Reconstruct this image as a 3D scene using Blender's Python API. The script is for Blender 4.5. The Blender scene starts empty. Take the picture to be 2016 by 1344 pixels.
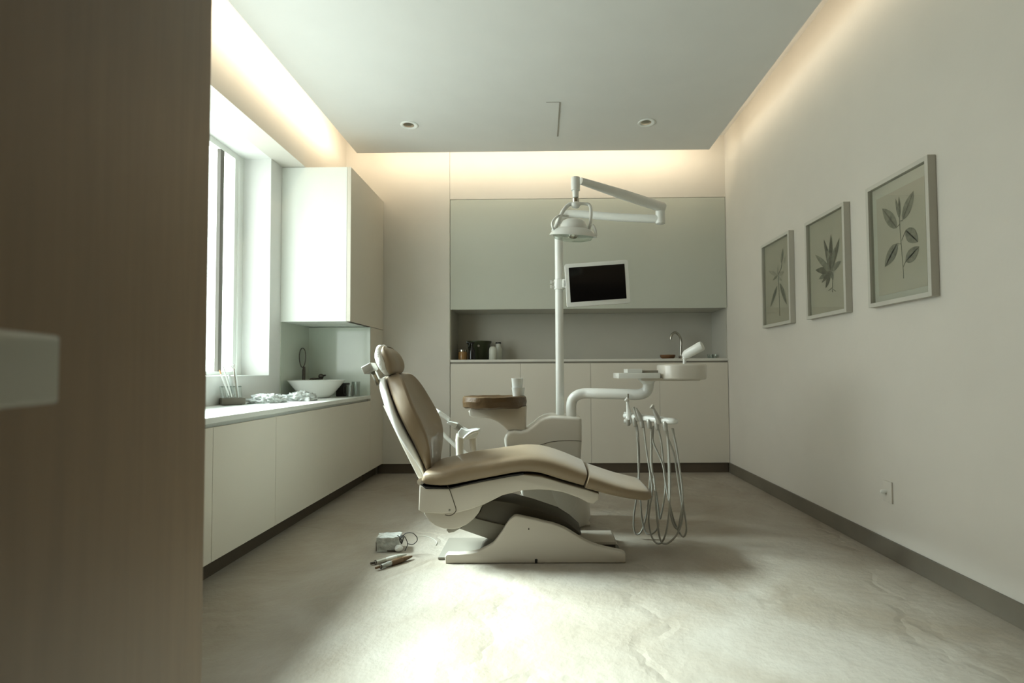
import bpy, bmesh, math, random
from mathutils import Vector, Matrix, noise
random.seed(7)
S = bpy.context.scene
COL = S.collection
PI = math.pi

# ------------------------------------------------------------------ camera
F, YAW, PITCH, ROLL, SX, SY = 1054.6, 0.011, 0.0351, -0.0059, 45.9, 22.3
CAMZ = 1.0
_f = Vector((-math.sin(YAW)*math.cos(PITCH), math.cos(YAW)*math.cos(PITCH), math.sin(PITCH)))
_r0 = Vector((math.cos(YAW), math.sin(YAW), 0))
_u0 = _r0.cross(_f)
_r = math.cos(ROLL)*_r0 + math.sin(ROLL)*_u0
_u = -math.sin(ROLL)*_r0 + math.cos(ROLL)*_u0
cam_d = bpy.data.cameras.new('camera')
cam = bpy.data.objects.new('camera', cam_d); COL.objects.link(cam)
cam.matrix_world = Matrix(((_r.x, _u.x, -_f.x, 0), (_r.y, _u.y, -_f.y, 0), (_r.z, _u.z, -_f.z, CAMZ), (0, 0, 0, 1)))
cam_d.sensor_fit = 'HORIZONTAL'; cam_d.sensor_width = 36
cam_d.lens = F*36/2016
cam_d.shift_x = -SX/2016; cam_d.shift_y = SY/2016
cam_d.clip_start = 0.02
cam_d.dof.use_dof = True; cam_d.dof.focus_distance = 3.1; cam_d.dof.aperture_fstop = 2.8
S.camera = cam

def ray(px, py):
    a = (px-1008-SX)/F; b = -(py-672-SY)/F
    return _f + a*_r + b*_u
def at(px, py, Y):            # the point of the room at depth Y seen along this ray
    d = ray(px, py); t = Y/d.y
    return Vector((d.x*t, Y, CAMZ + d.z*t))
def atX(px, py, X):
    d = ray(px, py); t = X/d.x
    return Vector((X, d.y*t, CAMZ + d.z*t))
def atZ(px, py, Z):
    d = ray(px, py); t = (Z-CAMZ)/d.z
    return Vector((d.x*t, d.y*t, Z))

# ------------------------------------------------------------------ view, world, lights
S.view_settings.view_transform = 'Standard'; S.view_settings.look = 'None'
S.view_settings.gamma = 1; S.view_settings.use_curve_mapping = False
S.view_settings.exposure = 0.06
cy = S.cycles
cy.max_bounces = 10; cy.diffuse_bounces = 6; cy.glossy_bounces = 4; cy.transmission_bounces = 6; cy.transparent_max_bounces = 12
cy.caustics_reflective = False; cy.caustics_refractive = False
cy.sample_clamp_indirect = 6
cy.use_denoising = True
try: cy.denoiser = 'OPENIMAGEDENOISE'
except Exception: pass

W = bpy.data.worlds.new('sky'); S.world = W; W.use_nodes = True
nt = W.node_tree; nt.nodes.clear()
wo = nt.nodes.new('ShaderNodeOutputWorld'); bg = nt.nodes.new('ShaderNodeBackground')
tc = nt.nodes.new('ShaderNodeTexCoord'); sp = nt.nodes.new('ShaderNodeSeparateXYZ')
cr = nt.nodes.new('ShaderNodeValToRGB')
nt.links.new(tc.outputs['Generated'], sp.inputs[0]); nt.links.new(sp.outputs['Z'], cr.inputs[0])
e = cr.color_ramp.elements
e[0].position = 0.0; e[0].color = (0.85, 0.90, 0.88, 1)
e[1].position = 0.02; e[1].color = (0.96, 1.0, 1.0, 1)
k = e.new(0.5); k.color = (0.96, 1.0, 1.0, 1)
k = e.new(0.8); k.color = (0.55, 0.64, 0.68, 1)
nt.links.new(cr.outputs[0], bg.inputs['Color']); bg.inputs['Strength'].default_value = 6.8
nt.links.new(bg.outputs[0], wo.inputs[0])

# room dimensions (metres)
XR, XL, XB, XC, D = 1.847, -2.152, -1.955, -1.573, 5.31       # right wall, left wall, bulkhead face, left cabinet fronts, back wall
ZCOVE, ZP, ZS = 3.356, 3.05, 2.715                          # cove ceiling, dropped ceiling, bulkhead underside
PX0, PX1, PY1 = -1.711, 1.571, 4.92                         # edges of the dropped ceiling
WY0, WY1, WZ0, WZ1, WX = 1.45, 4.21, 0.98, 2.715, -2.372     # window opening and the plane of its frame
YF = 1.15                                                   # front wall (inner face), camera stands in the opening

def area(name, loc, rot, sx, sy, power, color, portal=False, spread=None):
    l = bpy.data.lights.new(name, 'AREA'); l.shape = 'RECTANGLE'; l.size = sx; l.size_y = sy
    l.energy = power; l.color = color
    o = bpy.data.objects.new(name, l); COL.objects.link(o); o.location = loc; o.rotation_euler = rot
    if portal: l.cycles.is_portal = True
    if spread: l.spread = spread
    return o
# daylight comes in through the window; the portal only guides the sampling of the sky
area('window_portal', (WX-0.12, (WY0+WY1)/2, (WZ0+WZ1)/2), (0, -PI/2, 0), WZ1-WZ0, WY1-WY0, 1, (1, 1, 1), portal=True)
# the bright hazy part of the sky seen from the window, high and a little towards the back of the room
sl = bpy.data.lights.new('hazy_sun', 'SUN'); sl.energy = 26.0; sl.angle = math.radians(20); sl.color = (0.86, 0.98, 1.0)
so = bpy.data.objects.new('hazy_sun', sl); COL.objects.link(so)
saz, sel = math.radians(15), math.radians(39)
so.rotation_euler = Vector((-math.cos(saz)*math.cos(sel), math.sin(saz)*math.cos(sel), math.sin(sel))).to_track_quat('Z', 'Y').to_euler()
WARM = (1.0, 0.85, 0.63)
LED = 6.5     # watts per metre of strip
ZL = ZP+0.085
# strips lie on the dropped ceiling's edge and shine out across the cove
def led(name, x, y, length, rot, w):
    area(name, (x, y, ZL), rot, 0.07, length, w*length, WARM)
led('cove_strip_light_left', PX0+0.03, (YF+PY1)/2, PY1-YF, (0, math.radians(80), 0), LED)
led('cove_strip_light_right', PX1-0.03, (YF+PY1)/2, PY1-YF, (0, math.radians(-80), 0), LED*0.25)
area('cove_strip_light_back', ((PX0+PX1)/2, PY1-0.03, ZL), (math.radians(80), 0, 0), PX1-PX0, 0.07, LED*0.75*(PX1-PX0), WARM)

# ------------------------------------------------------------------ materials
def mat(name, col, rough=0.5, metal=0.0, spec=0.5, bump=0.0, bscale=20, var=0.0, vscale=4, coat=0.0, trans=0.0, ior=1.45, stretch=(1, 1, 1), sheen=0.0):
    m = bpy.data.materials.new(name); m.use_nodes = True; n = m.node_tree.nodes; L = m.node_tree.links
    b = n['Principled BSDF']
    b.inputs['Base Color'].default_value = (*col, 1); b.inputs['Roughness'].default_value = rough
    b.inputs['Metallic'].default_value = metal; b.inputs['IOR'].default_value = ior
    b.inputs['Specular IOR Level'].default_value = spec
    b.inputs['Coat Weight'].default_value = coat; b.inputs['Transmission Weight'].default_value = trans
    b.inputs['Sheen Weight'].default_value = sheen
    t = n.new('ShaderNodeTexCoord'); mp = n.new('ShaderNodeMapping'); mp.inputs['Scale'].default_value = stretch
    L.new(t.outputs['Object'], mp.inputs[0])
    nz = n.new('ShaderNodeTexNoise'); nz.inputs['Scale'].default_value = vscale; nz.inputs['Detail'].default_value = 6
    L.new(mp.outputs[0], nz.inputs[0])
    r = n.new('ShaderNodeValToRGB'); el = r.color_ramp.elements
    el[0].position = 0.3; el[1].position = 0.7
    el[0].color = (*[c*(1-var) for c in col], 1); el[1].color = (*[min(1, c*(1+var*0.6)) for c in col], 1)
    L.new(nz.outputs['Fac'], r.inputs[0]); L.new(r.outputs[0], b.inputs['Base Color'])
    if bump:
        n2 = n.new('ShaderNodeTexNoise'); n2.inputs['Scale'].default_value = bscale; n2.inputs['Detail'].default_value = 5
        L.new(mp.outputs[0], n2.inputs[0])
        bp = n.new('ShaderNodeBump'); bp.inputs['Strength'].default_value = bump; bp.inputs['Distance'].default_value = 0.02
        L.new(n2.outputs['Fac'], bp.inputs['Height']); L.new(bp.outputs[0], b.inputs['Normal'])
    return m
M = {}
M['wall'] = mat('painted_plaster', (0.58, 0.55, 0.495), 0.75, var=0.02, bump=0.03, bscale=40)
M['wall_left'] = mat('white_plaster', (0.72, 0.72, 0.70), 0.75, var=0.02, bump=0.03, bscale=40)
M['ceiling'] = mat('ceiling_paint', (0.70, 0.695, 0.67), 0.85, var=0.02)
M['cream'] = mat('cream_laminate', (0.61, 0.575, 0.50), 0.38, var=0.02, vscale=2)
M['cabinet_side'] = mat('white_laminate', (0.74, 0.76, 0.72), 0.35, var=0.01)
M['glass_front'] = mat('pale_green_glass_front', (0.46, 0.475, 0.415), 0.10, var=0.01, spec=0.5)
M['splash'] = mat('grey_glass_splashback', (0.47, 0.455, 0.40), 0.16, var=0.02)
M['splash_left'] = mat('green_grey_glass_splashback', (0.52, 0.56, 0.49), 0.08, var=0.02)
M['worktop'] = mat('pale_stone_worktop', (0.66, 0.68, 0.64), 0.35, var=0.04, vscale=12)
M['worktop_back'] = mat('grey_stone_worktop', (0.60, 0.585, 0.53), 0.35, var=0.04, vscale=12)
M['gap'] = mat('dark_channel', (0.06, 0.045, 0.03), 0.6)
M['base_dark'] = mat('dark_plinth', (0.085, 0.065, 0.045), 0.5, var=0.15)
M['unit_white'] = mat('ivory_enamel', (0.60, 0.57, 0.51), 0.3, coat=0.3, var=0.01)
M['shell_white'] = mat('white_shell_plastic', (0.78, 0.78, 0.75), 0.35, var=0.01)
M['dark_cover'] = mat('dark_grey_bellows', (0.085, 0.072, 0.052), 0.6)
M['base'] = mat('stone_baseboard', (0.135, 0.118, 0.09), 0.45, var=0.25, vscale=3)
M['frame_white'] = mat('white_window_frame', (0.80, 0.82, 0.79), 0.4)
M['frame_dark'] = mat('dark_grey_window_frame', (0.13, 0.12, 0.10), 0.5)
M['white'] = mat('white_enamel', (0.72, 0.73, 0.70), 0.28, coat=0.3, var=0.01)
M['beige_plastic'] = mat('ivory_plastic', (0.52, 0.475, 0.405), 0.42, var=0.02)
M['grey_plastic'] = mat('grey_plastic', (0.26, 0.24, 0.20), 0.45, var=0.02)
M['leather'] = mat('tan_leatherette', (0.225, 0.163, 0.097), 0.55, coat=0.2, bump=0.12, bscale=9, var=0.06, vscale=5, stretch=(1, .5, 1), sheen=0.1)
M['steel'] = mat('brushed_steel', (0.45, 0.43, 0.38), 0.25, metal=1.0)
M['dark_metal'] = mat('dark_metal', (0.07, 0.06, 0.05), 0.35, metal=0.6)
M['black'] = mat('black_gloss', (0.006, 0.005, 0.005), 0.12)
M['handle_grey'] = mat('satin_nickel', (0.40, 0.39, 0.34), 0.4, metal=0.5)
M['black_matte'] = mat('black_rubber', (0.02, 0.017, 0.014), 0.6)

# ------------------------------------------------------------------ mesh helpers
class MB:
    def __init__(s): s.bm = bmesh.new()
    def box(s, a, b, bev=0.0, seg=2):
        a = Vector(a); b = Vector(b); c = (a+b)/2; d = b-a
        g = bmesh.ops.create_cube(s.bm, size=1)
        for v in g['verts']: v.co = Vector((v.co.x*d.x, v.co.y*d.y, v.co.z*d.z))+c
        if bev:
            es = list({e for v in g['verts'] for e in v.link_edges})
            bmesh.ops.bevel(s.bm, geom=es, offset=bev, segments=seg, affect='EDGES', profile=0.5)
        return s
    def prism(s, pts, off, bev=0.0, seg=2):
        """closed polygon pts (3d, coplanar) pushed along the vector off"""
        off = Vector(off)
        A = [s.bm.verts.new(p) for p in pts]; B = [s.bm.verts.new(Vector(p)+off) for p in pts]
        n = len(pts)
        fs = [s.bm.faces.new(A), s.bm.faces.new(list(reversed(B)))]
        for i in range(n):
            fs.append(s.bm.faces.new((A[i], B[i], B[(i+1) % n], A[(i+1) % n])))
        bmesh.ops.recalc_face_normals(s.bm, faces=fs)
        if bev:
            es = list({e for v in A for e in v.link_edges if e.other_vert(v) in A} | {e for v in B for e in v.link_edges if e.other_vert(v) in B})
            bmesh.ops.bevel(s.bm, geom=es, offset=bev, segments=seg, affect='EDGES', profile=0.5)
        return s
    def rings(s, rings, cap=True, closed=True):
        R = [[s.bm.verts.new(p) for p in r] for r in rings]
        fs = []
        n = len(R[0])
        for i in range(len(R)-1):
            for j in range(n if closed else n-1):
                fs.append(s.bm.faces.new((R[i][j], R[i][(j+1) % n], R[i+1][(j+1) % n], R[i+1][j])))
        if cap:
            fs.append(s.bm.faces.new(list(reversed(R[0])))); fs.append(s.bm.faces.new(R[-1]))
        bmesh.ops.recalc_face_normals(s.bm, faces=fs)
        return s
    def tube(s, pts, r, seg=16, cap=True):
        pts = [Vector(p) for p in pts]
        rr = r if isinstance(r, (list, tuple)) else [r]*len(pts)
        t0 = (pts[1]-pts[0]).normalized()
        nrm = t0.orthogonal().normalized()
        rings = []
        for i, p in enumerate(pts):
            t = (pts[min(i+1, len(pts)-1)]-pts[max(i-1, 0)]).normalized()
            nrm = (nrm - t*nrm.dot(t)).normalized()
            b = t.cross(nrm)
            rings.append([p + rr[i]*(math.cos(a)*nrm+math.sin(a)*b) for a in [2*PI*k/seg for k in range(seg)]])
        return s.rings(rings, cap)
    def lathe(s, prof, c, axis=(0, 0, 1), seg=40):
        """prof: (radius, height) pairs around axis through c"""
        c = Vector(c); ax = Vector(axis).normalized(); u = ax.orthogonal().normalized(); v = ax.cross(u)
        rings = [[c + ax*h + max(r, 1e-5)*(math.cos(a)*u+math.sin(a)*v) for a in [2*PI*k/seg for k in range(seg)]] for r, h in prof]
        return s.rings(rings, True)
    def ball(s, c, r, seg=20, sc=(1, 1, 1)):
        g = bmesh.ops.create_uvsphere(s.bm, u_segments=seg, v_segments=seg//2, radius=r)
        for v in g['verts']: v.co = Vector((v.co.x*sc[0], v.co.y*sc[1], v.co.z*sc[2]))+Vector(c)
        return s
    def loft(s, secs, seg=28, p=3.0):
        """secs: (centre, half vector a, half vector b) superellipse sections"""
        rings = []
        for c, a, b in secs:
            c, a, b = Vector(c), Vector(a), Vector(b)
            ring = []
            for k in range(seg):
                t = 2*PI*k/seg; ct, st = math.cos(t), math.sin(t)
                ring.append(c + a*math.copysign(abs(ct)**(2/p), ct) + b*math.copysign(abs(st)**(2/p), st))
            rings.append(ring)
        return s.rings(rings, True)
    def noise(s, amp, sc, seed=0):
        for v in s.bm.verts:
            q = v.co*sc + Vector((seed, seed*1.7, 0))
            v.co += amp*Vector((noise.noise(q), noise.noise(q+Vector((9, 3, 1))), noise.noise(q+Vector((2, 7, 5)))))
        return s
    def build(s, name, m, parent=None, smooth=None, sub=0):
        off = Vector((0, 0, 0)); q = parent
        while q: off += q.location; q = q.parent
        for v in s.bm.verts: v.co -= off
        if smooth:
            for f in s.bm.faces: f.smooth = True
            for e_ in s.bm.edges:
                if len(e_.link_faces) == 2 and e_.calc_face_angle(0) > math.radians(smooth): e_.smooth = False
        me = bpy.data.meshes.new(name); s.bm.to_mesh(me); s.bm.free()
        me.materials.append(M[m] if isinstance(m, str) else m)
        o = bpy.data.objects.new(name, me); COL.objects.link(o)
        if parent: o.parent = parent
        if sub:
            md = o.modifiers.new('subdivision', 'SUBSURF'); md.levels = sub; md.render_levels = sub
        return o
def thing(name, loc, label, cat, group=None):
    o = bpy.data.objects.new(name, None); COL.objects.link(o); o.location = loc; o.empty_display_size = 0.1
    o['label'] = label; o['category'] = cat
    if group: o['group'] = group
    return o
def tag(o, label, cat, group=None):
    o['label'] = label; o['category'] = cat
    if group: o['group'] = group
    return o
def struct(o): o['kind'] = 'structure'; return o
def copy_tree(o, parent=None):
    c = o.copy(); COL.objects.link(c); c.parent = parent
    for ch in list(o.children): copy_tree(ch, c)
    return c
def spline(pts, n=8):
    """Catmull-Rom through 3d (or 2d) points"""
    P = [Vector(p) for p in pts]; out = []
    for i in range(len(P)-1):
        a = P[max(i-1, 0)]; b = P[i]; c = P[i+1]; d = P[min(i+2, len(P)-1)]
        for k in range(n):
            t = k/n
            out.append(0.5*((2*b)+(c-a)*t+(2*a-5*b+4*c-d)*t*t+(3*b-a-3*c+d)*t**3))
    out.append(P[-1]); return out
# ------------------------------------------------------------------ floor material
def floor_mat():
    m = bpy.data.materials.new('troweled_concrete_floor'); m.use_nodes = True; n = m.node_tree.nodes; L = m.node_tree.links
    b = n['Principled BSDF']; b.inputs['Roughness'].default_value = 0.5
    t = n.new('ShaderNodeTexCoord')
    n1 = n.new('ShaderNodeTexNoise'); n1.inputs['Scale'].default_value = 1.6; n1.inputs['Detail'].default_value = 8; n1.inputs['Distortion'].default_value = 1.2
    L.new(t.outputs['Object'], n1.inputs[0])
    r = n.new('ShaderNodeValToRGB'); e = r.color_ramp.elements
    e[0].position = 0.3; e[0].color = (0.262, 0.224, 0.175, 1); e[1].position = 0.72; e[1].color = (0.355, 0.325, 0.28, 1)
    L.new(n1.outputs['Fac'], r.inputs[0])
    # trowel creases: the edges of a warped cell pattern
    wn = n.new('ShaderNodeTexNoise'); wn.inputs['Scale'].default_value = 2.2; wn.inputs['Detail'].default_value = 4
    L.new(t.outputs['Object'], wn.inputs[0])
    mx = n.new('ShaderNodeMix'); mx.data_type = 'VECTOR'; mx.inputs['Factor'].default_value = 0.45
    L.new(t.outputs['Object'], mx.inputs[4]); L.new(wn.outputs['Color'], mx.inputs[5])
    vo = n.new('ShaderNodeTexVoronoi'); vo.feature = 'DISTANCE_TO_EDGE'; vo.inputs['Scale'].default_value = 1.7
    L.new(mx.outputs[1], vo.inputs[0])
    mr = n.new('ShaderNodeMapRange'); mr.inputs['From Max'].default_value = 0.05; L.new(vo.outputs['Distance'], mr.inputs[0])
    n2 = n.new('ShaderNodeTexNoise'); n2.inputs['Scale'].default_value = 5; n2.inputs['Detail'].default_value = 8; n2.inputs['Roughness'].default_value = 0.6
    L.new(t.outputs['Object'], n2.inputs[0])
    ad = n.new('ShaderNodeMath'); ad.operation = 'MULTIPLY_ADD'; ad.inputs[1].default_value = 0.22
    L.new(mr.outputs[0], ad.inputs[0]); L.new(n2.outputs['Fac'], ad.inputs[2])
    bp = n.new('ShaderNodeBump'); bp.inputs['Strength'].default_value = 0.5; bp.inputs['Distance'].default_value = 0.03
    L.new(ad.outputs[0], bp.inputs['Height']); L.new(bp.outputs[0], b.inputs['Normal'])
    L.new(r.outputs[0], b.inputs['Base Color'])
    return m
M['floor'] = floor_mat()
def glass_mat(name, tint=(0.96, 0.99, 0.97), refl=0.08):
    m = bpy.data.materials.new(name); m.use_nodes = True; n = m.node_tree.nodes; L = m.node_tree.links
    n.remove(n['Principled BSDF'])
    tr = n.new('ShaderNodeBsdfTransparent'); tr.inputs[0].default_value = (*tint, 1)
    gl = n.new('ShaderNodeBsdfGlossy'); gl.inputs['Roughness'].default_value = 0.02
    lw = n.new('ShaderNodeLayerWeight'); pw = n.new('ShaderNodeMath'); pw.operation = 'POWER'; pw.inputs[1].default_value = 4
    fr = n.new('ShaderNodeMapRange'); fr.inputs['To Min'].default_value = refl; fr.inputs['To Max'].default_value = 0.4
    L.new(lw.outputs['Facing'], pw.inputs[0]); L.new(pw.outputs[0], fr.inputs[0])
    mx = n.new('ShaderNodeMixShader'); L.new(fr.outputs[0], mx.inputs[0]); L.new(tr.outputs[0], mx.inputs[1]); L.new(gl.outputs[0], mx.inputs[2])
    L.new(mx.outputs[0], n['Material Output'].inputs[0]); return m
M['pane'] = glass_mat('window_glass')
M['thin_glass'] = glass_mat('thin_clear_glass', (0.86, 0.90, 0.87), 0.10)

# ------------------------------------------------------------------ structure
YB0 = -1.6
b = MB(); b.box((XL-0.5, YB0, -0.1), (XR+0.1, 5.95, 0.0)); struct(b.build('floor', 'floor'))
b = MB(); b.box((XL-0.3, YF-0.1, ZCOVE), (XR+0.1, 5.95, ZCOVE+0.1)); struct(b.build('ceiling', 'ceiling'))
b = MB(); b.box((PX0, YF, ZP), (PX1, PY1, ZP+0.05)); o = struct(b.build('ceiling_dropped', 'ceiling'))
# right wall, running on past the opening behind the camera
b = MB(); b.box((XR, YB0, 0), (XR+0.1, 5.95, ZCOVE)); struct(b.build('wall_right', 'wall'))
# back wall: left panel, strip above the glass cupboards, and the back of the niche
XA = -0.907
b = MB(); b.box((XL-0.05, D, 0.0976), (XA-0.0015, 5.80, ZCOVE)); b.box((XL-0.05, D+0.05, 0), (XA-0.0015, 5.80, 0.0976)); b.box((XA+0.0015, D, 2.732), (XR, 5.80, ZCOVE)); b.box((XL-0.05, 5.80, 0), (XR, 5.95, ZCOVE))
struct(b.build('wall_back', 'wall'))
# left wall with the window opening; bulkhead above
X2 = XL-0.29
b = MB()
b.box((X2, YF-0.1, 0), (XL, 5.95, WZ0)); b.box((X2, WY1, WZ0), (XL, 5.95, ZCOVE)); b.box((X2, YF-0.1, WZ0), (XL, WY0, ZCOVE)); b.box((X2, WY0, WZ1), (XL, WY1, ZCOVE))
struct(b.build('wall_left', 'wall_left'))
b = MB(); b.box((XL, YF, ZS), (XB, D, ZCOVE)); struct(b.build('trim_1', 'wall'))
# unseen front wall and corridor, narrowed and darkened to keep light off door and chair
M['front_dimmer'] = mat('light_dimming_brown', (0.22, 0.165, 0.10), 0.6, var=0.1, vscale=6, stretch=(6, 6, .5))  # unseen wall, brown so that less light bounces onto the chair
OX0, OX1, OZ = -0.80, 1.085, 1.97  # opening drawn in on the right and above to block light
b = MB(); b.box((XL, YF-0.1, 0), (OX0, YF, ZCOVE)); b.box((OX1, YF-0.1, 0), (XR, YF, ZCOVE)); b.box((OX0, YF-0.1, OZ), (OX1, YF, ZCOVE)); struct(b.build('wall_front', 'front_dimmer'))
M['corridor'] = mat('light_absorbing_dark', (0.04, 0.03, 0.02), 0.7)  # near-black unseen walls that dim the near part of the door leaf
b = MB(); b.box((-1.2, YB0-0.1, 0), (OX1+0.1, YB0, 2.5)); b.box((-1.2, YB0, 0), (-1.1, YF-0.1, 2.5)); b.box((OX1, YB0, 0), (OX1+0.1, YF-0.1, 2.3)); b.box((-1.2, YB0, 2.2), (OX1+0.1, YF-0.1, 2.3)); struct(b.build('wall_corridor_light_block', 'corridor'))
# baseboards
b = MB(); b.box((XR-0.012, YF, 0), (XR, D, 0.0976), 0.002); struct(b.build('baseboard_right', 'base'))
b = MB(); b.box((-1.63, D-0.012+0.03, 0), (XR-0.012, D+0.03, 0.0976)); struct(b.build('baseboard_back', 'base_dark'))

# ------------------------------------------------------------------ window
wn = thing('window_1', (WX, (WY0+WY1)/2, WZ0), 'tall white window', 'window'); del wn['category']; del wn['label']; struct(wn)
b = MB()
ZT = WZ1-0.045
b.box((WX-0.058, WY0+0.06, ZT), (WX, 4.09, WZ1)); b.box((WX-0.058, WY0+0.06, WZ0+0.005), (WX, 4.09, WZ0+0.035)); b.box((WX-0.058, WY0, WZ0+0.005), (WX, WY0+0.06, WZ1))
b.box((WX-0.058, 4.09, WZ0+0.005), (WX, WY1, WZ1)); b.box((WX, 4.13, WZ0+0.01), (WX+0.012, 4.145, ZT))
b.build('window_frame', 'frame_white', wn)
b = MB(); b.box((WX-0.028, 3.905, WZ0+0.035), (WX-0.002, 3.95, ZT)); b.box((WX-0.028, 2.56, WZ0+0.035), (WX-0.002, 2.60, ZT)); b.build('mullion', 'frame_dark', wn)
b = MB(); b.box((WX-0.036, WY0+0.05, WZ0+0.02), (WX-0.03, 4.10, ZT+0.01)); b.build('window_pane', 'pane', wn)
b = MB(); b.box((WX, WY0, WZ0-0.0), (XL+0.002, WY1, WZ0+0.004)); b.build('window_sill', 'frame_white', wn)

# ------------------------------------------------------------------ left run of cupboards
def cupboard(y0, y1, label):
    t = thing('base_cabinet', (XC-0.25, (y0+y1)/2, 0), label, 'cabinet', 'low cream cabinets under the window')
    b = MB(); b.box((XL+0.01, y0, 0.104), (XC-0.024, y1, 0.735)); b.build('body', 'cream', t)
    b = MB(); b.box((XC-0.022, y0+0.0012, 0.104), (XC, y1-0.0012, 0.742), 0.0012); b.build('door', 'cream', t)
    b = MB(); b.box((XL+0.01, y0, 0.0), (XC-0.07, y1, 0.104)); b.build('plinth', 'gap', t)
cupboard(3.17, 4.92, 'long cream cabinet front running to the back corner below the basin')
cupboard(2.56, 3.17, 'cream cabinet under the window between the two visible door seams')
cupboard(1.95, 2.56, 'cream cabinet under the window beside the open door, mostly hidden')
b = MB(); b.box((XL+0.002, YF+0.02, 0.762), (XC+0.006, 4.915, 0.7905), 0.002); b.box((XL+0.02, YF+0.02, 0.737), (XC-0.03, 4.915, 0.762))
tag(b.build('worktop', 'worktop'), 'long pale stone worktop under the bright window', 'worktop')
# tall end cabinet and the wall cabinet
t = thing('tall_cabinet', (-1.83, 5.1, 0), 'cream cabinet end between the green grey splashback and the back corner', 'cabinet')
b = MB(); b.box((XL+0.01, 4.926, 0.104), (XC-0.024, D-0.002, 1.415)); b.build('body', 'cream', t)
b = MB(); b.box((XC-0.022, 4.922, 0.104), (XC, D-0.003, 1.419), 0.001); b.build('door', 'cream', t)
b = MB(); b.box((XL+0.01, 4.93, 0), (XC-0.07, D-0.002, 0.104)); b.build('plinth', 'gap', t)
t = thing('wall_cabinet', (-1.83, 4.85, 1.424), 'white wall cabinet beside the window above the vessel basin', 'cabinet')
b = MB(); b.box((XL+0.001, 4.387, 1.424), (XC-0.033, D-0.002, 2.712), 0.001); b.build('body', 'cabinet_side', t)
b = MB(); b.box((XC-0.031, 4.387, 1.424), (XC, D-0.002, 2.712), 0.001); b.build('door', 'cream', t)
b = MB(); b.box((XC-0.034, 4.40, 1.419), (XC-0.004, 4.921, 1.424)); b.build('shadow_gap', 'gap', t)  # solid dark strip painted in for the shadow line under the cabinet
# splashback round the basin
t = thing('splashback', (-2.0, 4.6, 0.79), 'green grey glass splashback behind the vessel basin', 'splashback')
b = MB(); b.box((XL+0.0005, 4.387, 0.791), (XL+0.008, 4.92, 1.4235)); b.build('side_panel', 'splash_left', t)
b = MB(); b.box((XL+0.008, 4.912, 0.791), (XC-0.002, 4.9205, 1.4185)); b.build('end_panel', 'splash_left', t)

# ------------------------------------------------------------------ back run
t = thing('glass_front_cabinet', (0.47, 5.55, 1.62), 'wide pale green glass fronted cabinet above the niche on the back wall', 'cabinet')
b = MB(); b.box((XA+0.004, D+0.012, 1.625), (XR-0.004, 5.798, 2.728)); b.build('body', 'splash', t)
b = MB(); b.box((XA+0.004, D+0.002, 1.622), (XR-0.004, D+0.011, 2.728), 0.0008); b.build('glass_front', 'glass_front', t)
b = MB(); b.box((XA, 5.785, 1.123), (XR, 5.799, 1.624)); b.box((XA-0.001, D+0.02, 1.123), (XA+0.008, 5.785, 1.624)); b.box((XR-0.008, D+0.02, 1.123), (XR-0.0005, 5.785, 1.624))
tag(b.build('splashback', 'splash'), 'grey glass lining of the niche in the back wall', 'splashback')
b = MB(); b.box((XA+0.002, D-0.001, 1.098), (XR-0.002, 5.784, 1.122), 0.001); tag(b.build('worktop', 'worktop_back'), 'narrow grey worktop in the back wall niche', 'worktop')
xs = [XA+0.003] + [at(p, 800, D).x for p in (1025, 1163.5, 1299.5)] + [XR-0.003]
labs = ['leftmost cream cabinet door under the back niche, beside the wall panel', 'cream cabinet behind the lamp pole under the back niche', 'cream cabinet behind the instrument tray arm', 'rightmost cream cabinet under the niche tap, against the right wall']
for i in range(4):
    t = thing('base_cabinet', ((xs[i]+xs[i+1])/2, 5.5, 0.1), labs[i], 'cabinet', 'cream cabinets under the back niche')
    b = MB(); b.box((xs[i], D+0.022, 0.0976), (xs[i+1], 5.78, 1.07)); b.build('body', 'cream', t)
    b = MB(); b.box((xs[i]+0.0012, D+0.001, 0.0976), (xs[i+1]-0.0012, D+0.02, 1.08), 0.0008); b.build('door', 'cream', t)
b = MB(); b.box((XA+0.003, D+0.015, 1.078), (XR-0.003, D+0.03, 1.099)); o = b.build('trim_2', 'grey_plastic'); struct(o)

# ------------------------------------------------------------------ door leaf beside the camera
d0 = Vector((-0.692, 1.10, 0)); d1 = Vector((-0.42, 0.20, 0)); dd = (d1-d0).normalized(); dn = Vector((-dd.y, dd.x, 0))
if dn.x < 0: dn = -dn
M['door_wood'] = mat('brown_veneer', (0.225, 0.15, 0.085), 0.55, var=0.10, vscale=6, stretch=(6, 6, 0.5), bump=0.03, bscale=10)
M['door_edge'] = mat('pale_door_edging', (0.42, 0.34, 0.24), 0.5)
t = bpy.data.objects.new('door_1', None); COL.objects.link(t); t.location = d0; struct(t)
b = MB(); b.prism([d0+Vector((0, 0, 0.01)), d1+Vector((0, 0, 0.01)), d1+Vector((0, 0, 1.95)), d0+Vector((0, 0, 1.95))], -dn*0.042, 0.002); b.build('door_leaf', 'door_wood', t)
hc = d0.copy()+dd*(( 0.40-1.10)/dd.y); hc.z = 0
def hp(s_, o_, z): return hc + dd*s_ + dn*o_ + Vector((0, 0, z))
b = MB(); b.prism([hp(-0.058, 0.058, 0.974), hp(0.12, 0.058, 0.974), hp(0.12, 0.058, 1.035), hp(-0.058, 0.058, 1.035)], dn*0.012, 0.006, 3); lever = b.build('door_handle', 'handle_grey', t, smooth=40)
b = MB(); b.tube([hp(0.07, -0.002, 1.004), hp(0.07, 0.056, 1.004)], 0.011); b.build('handle_stem', 'steel', lever, smooth=40)
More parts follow.
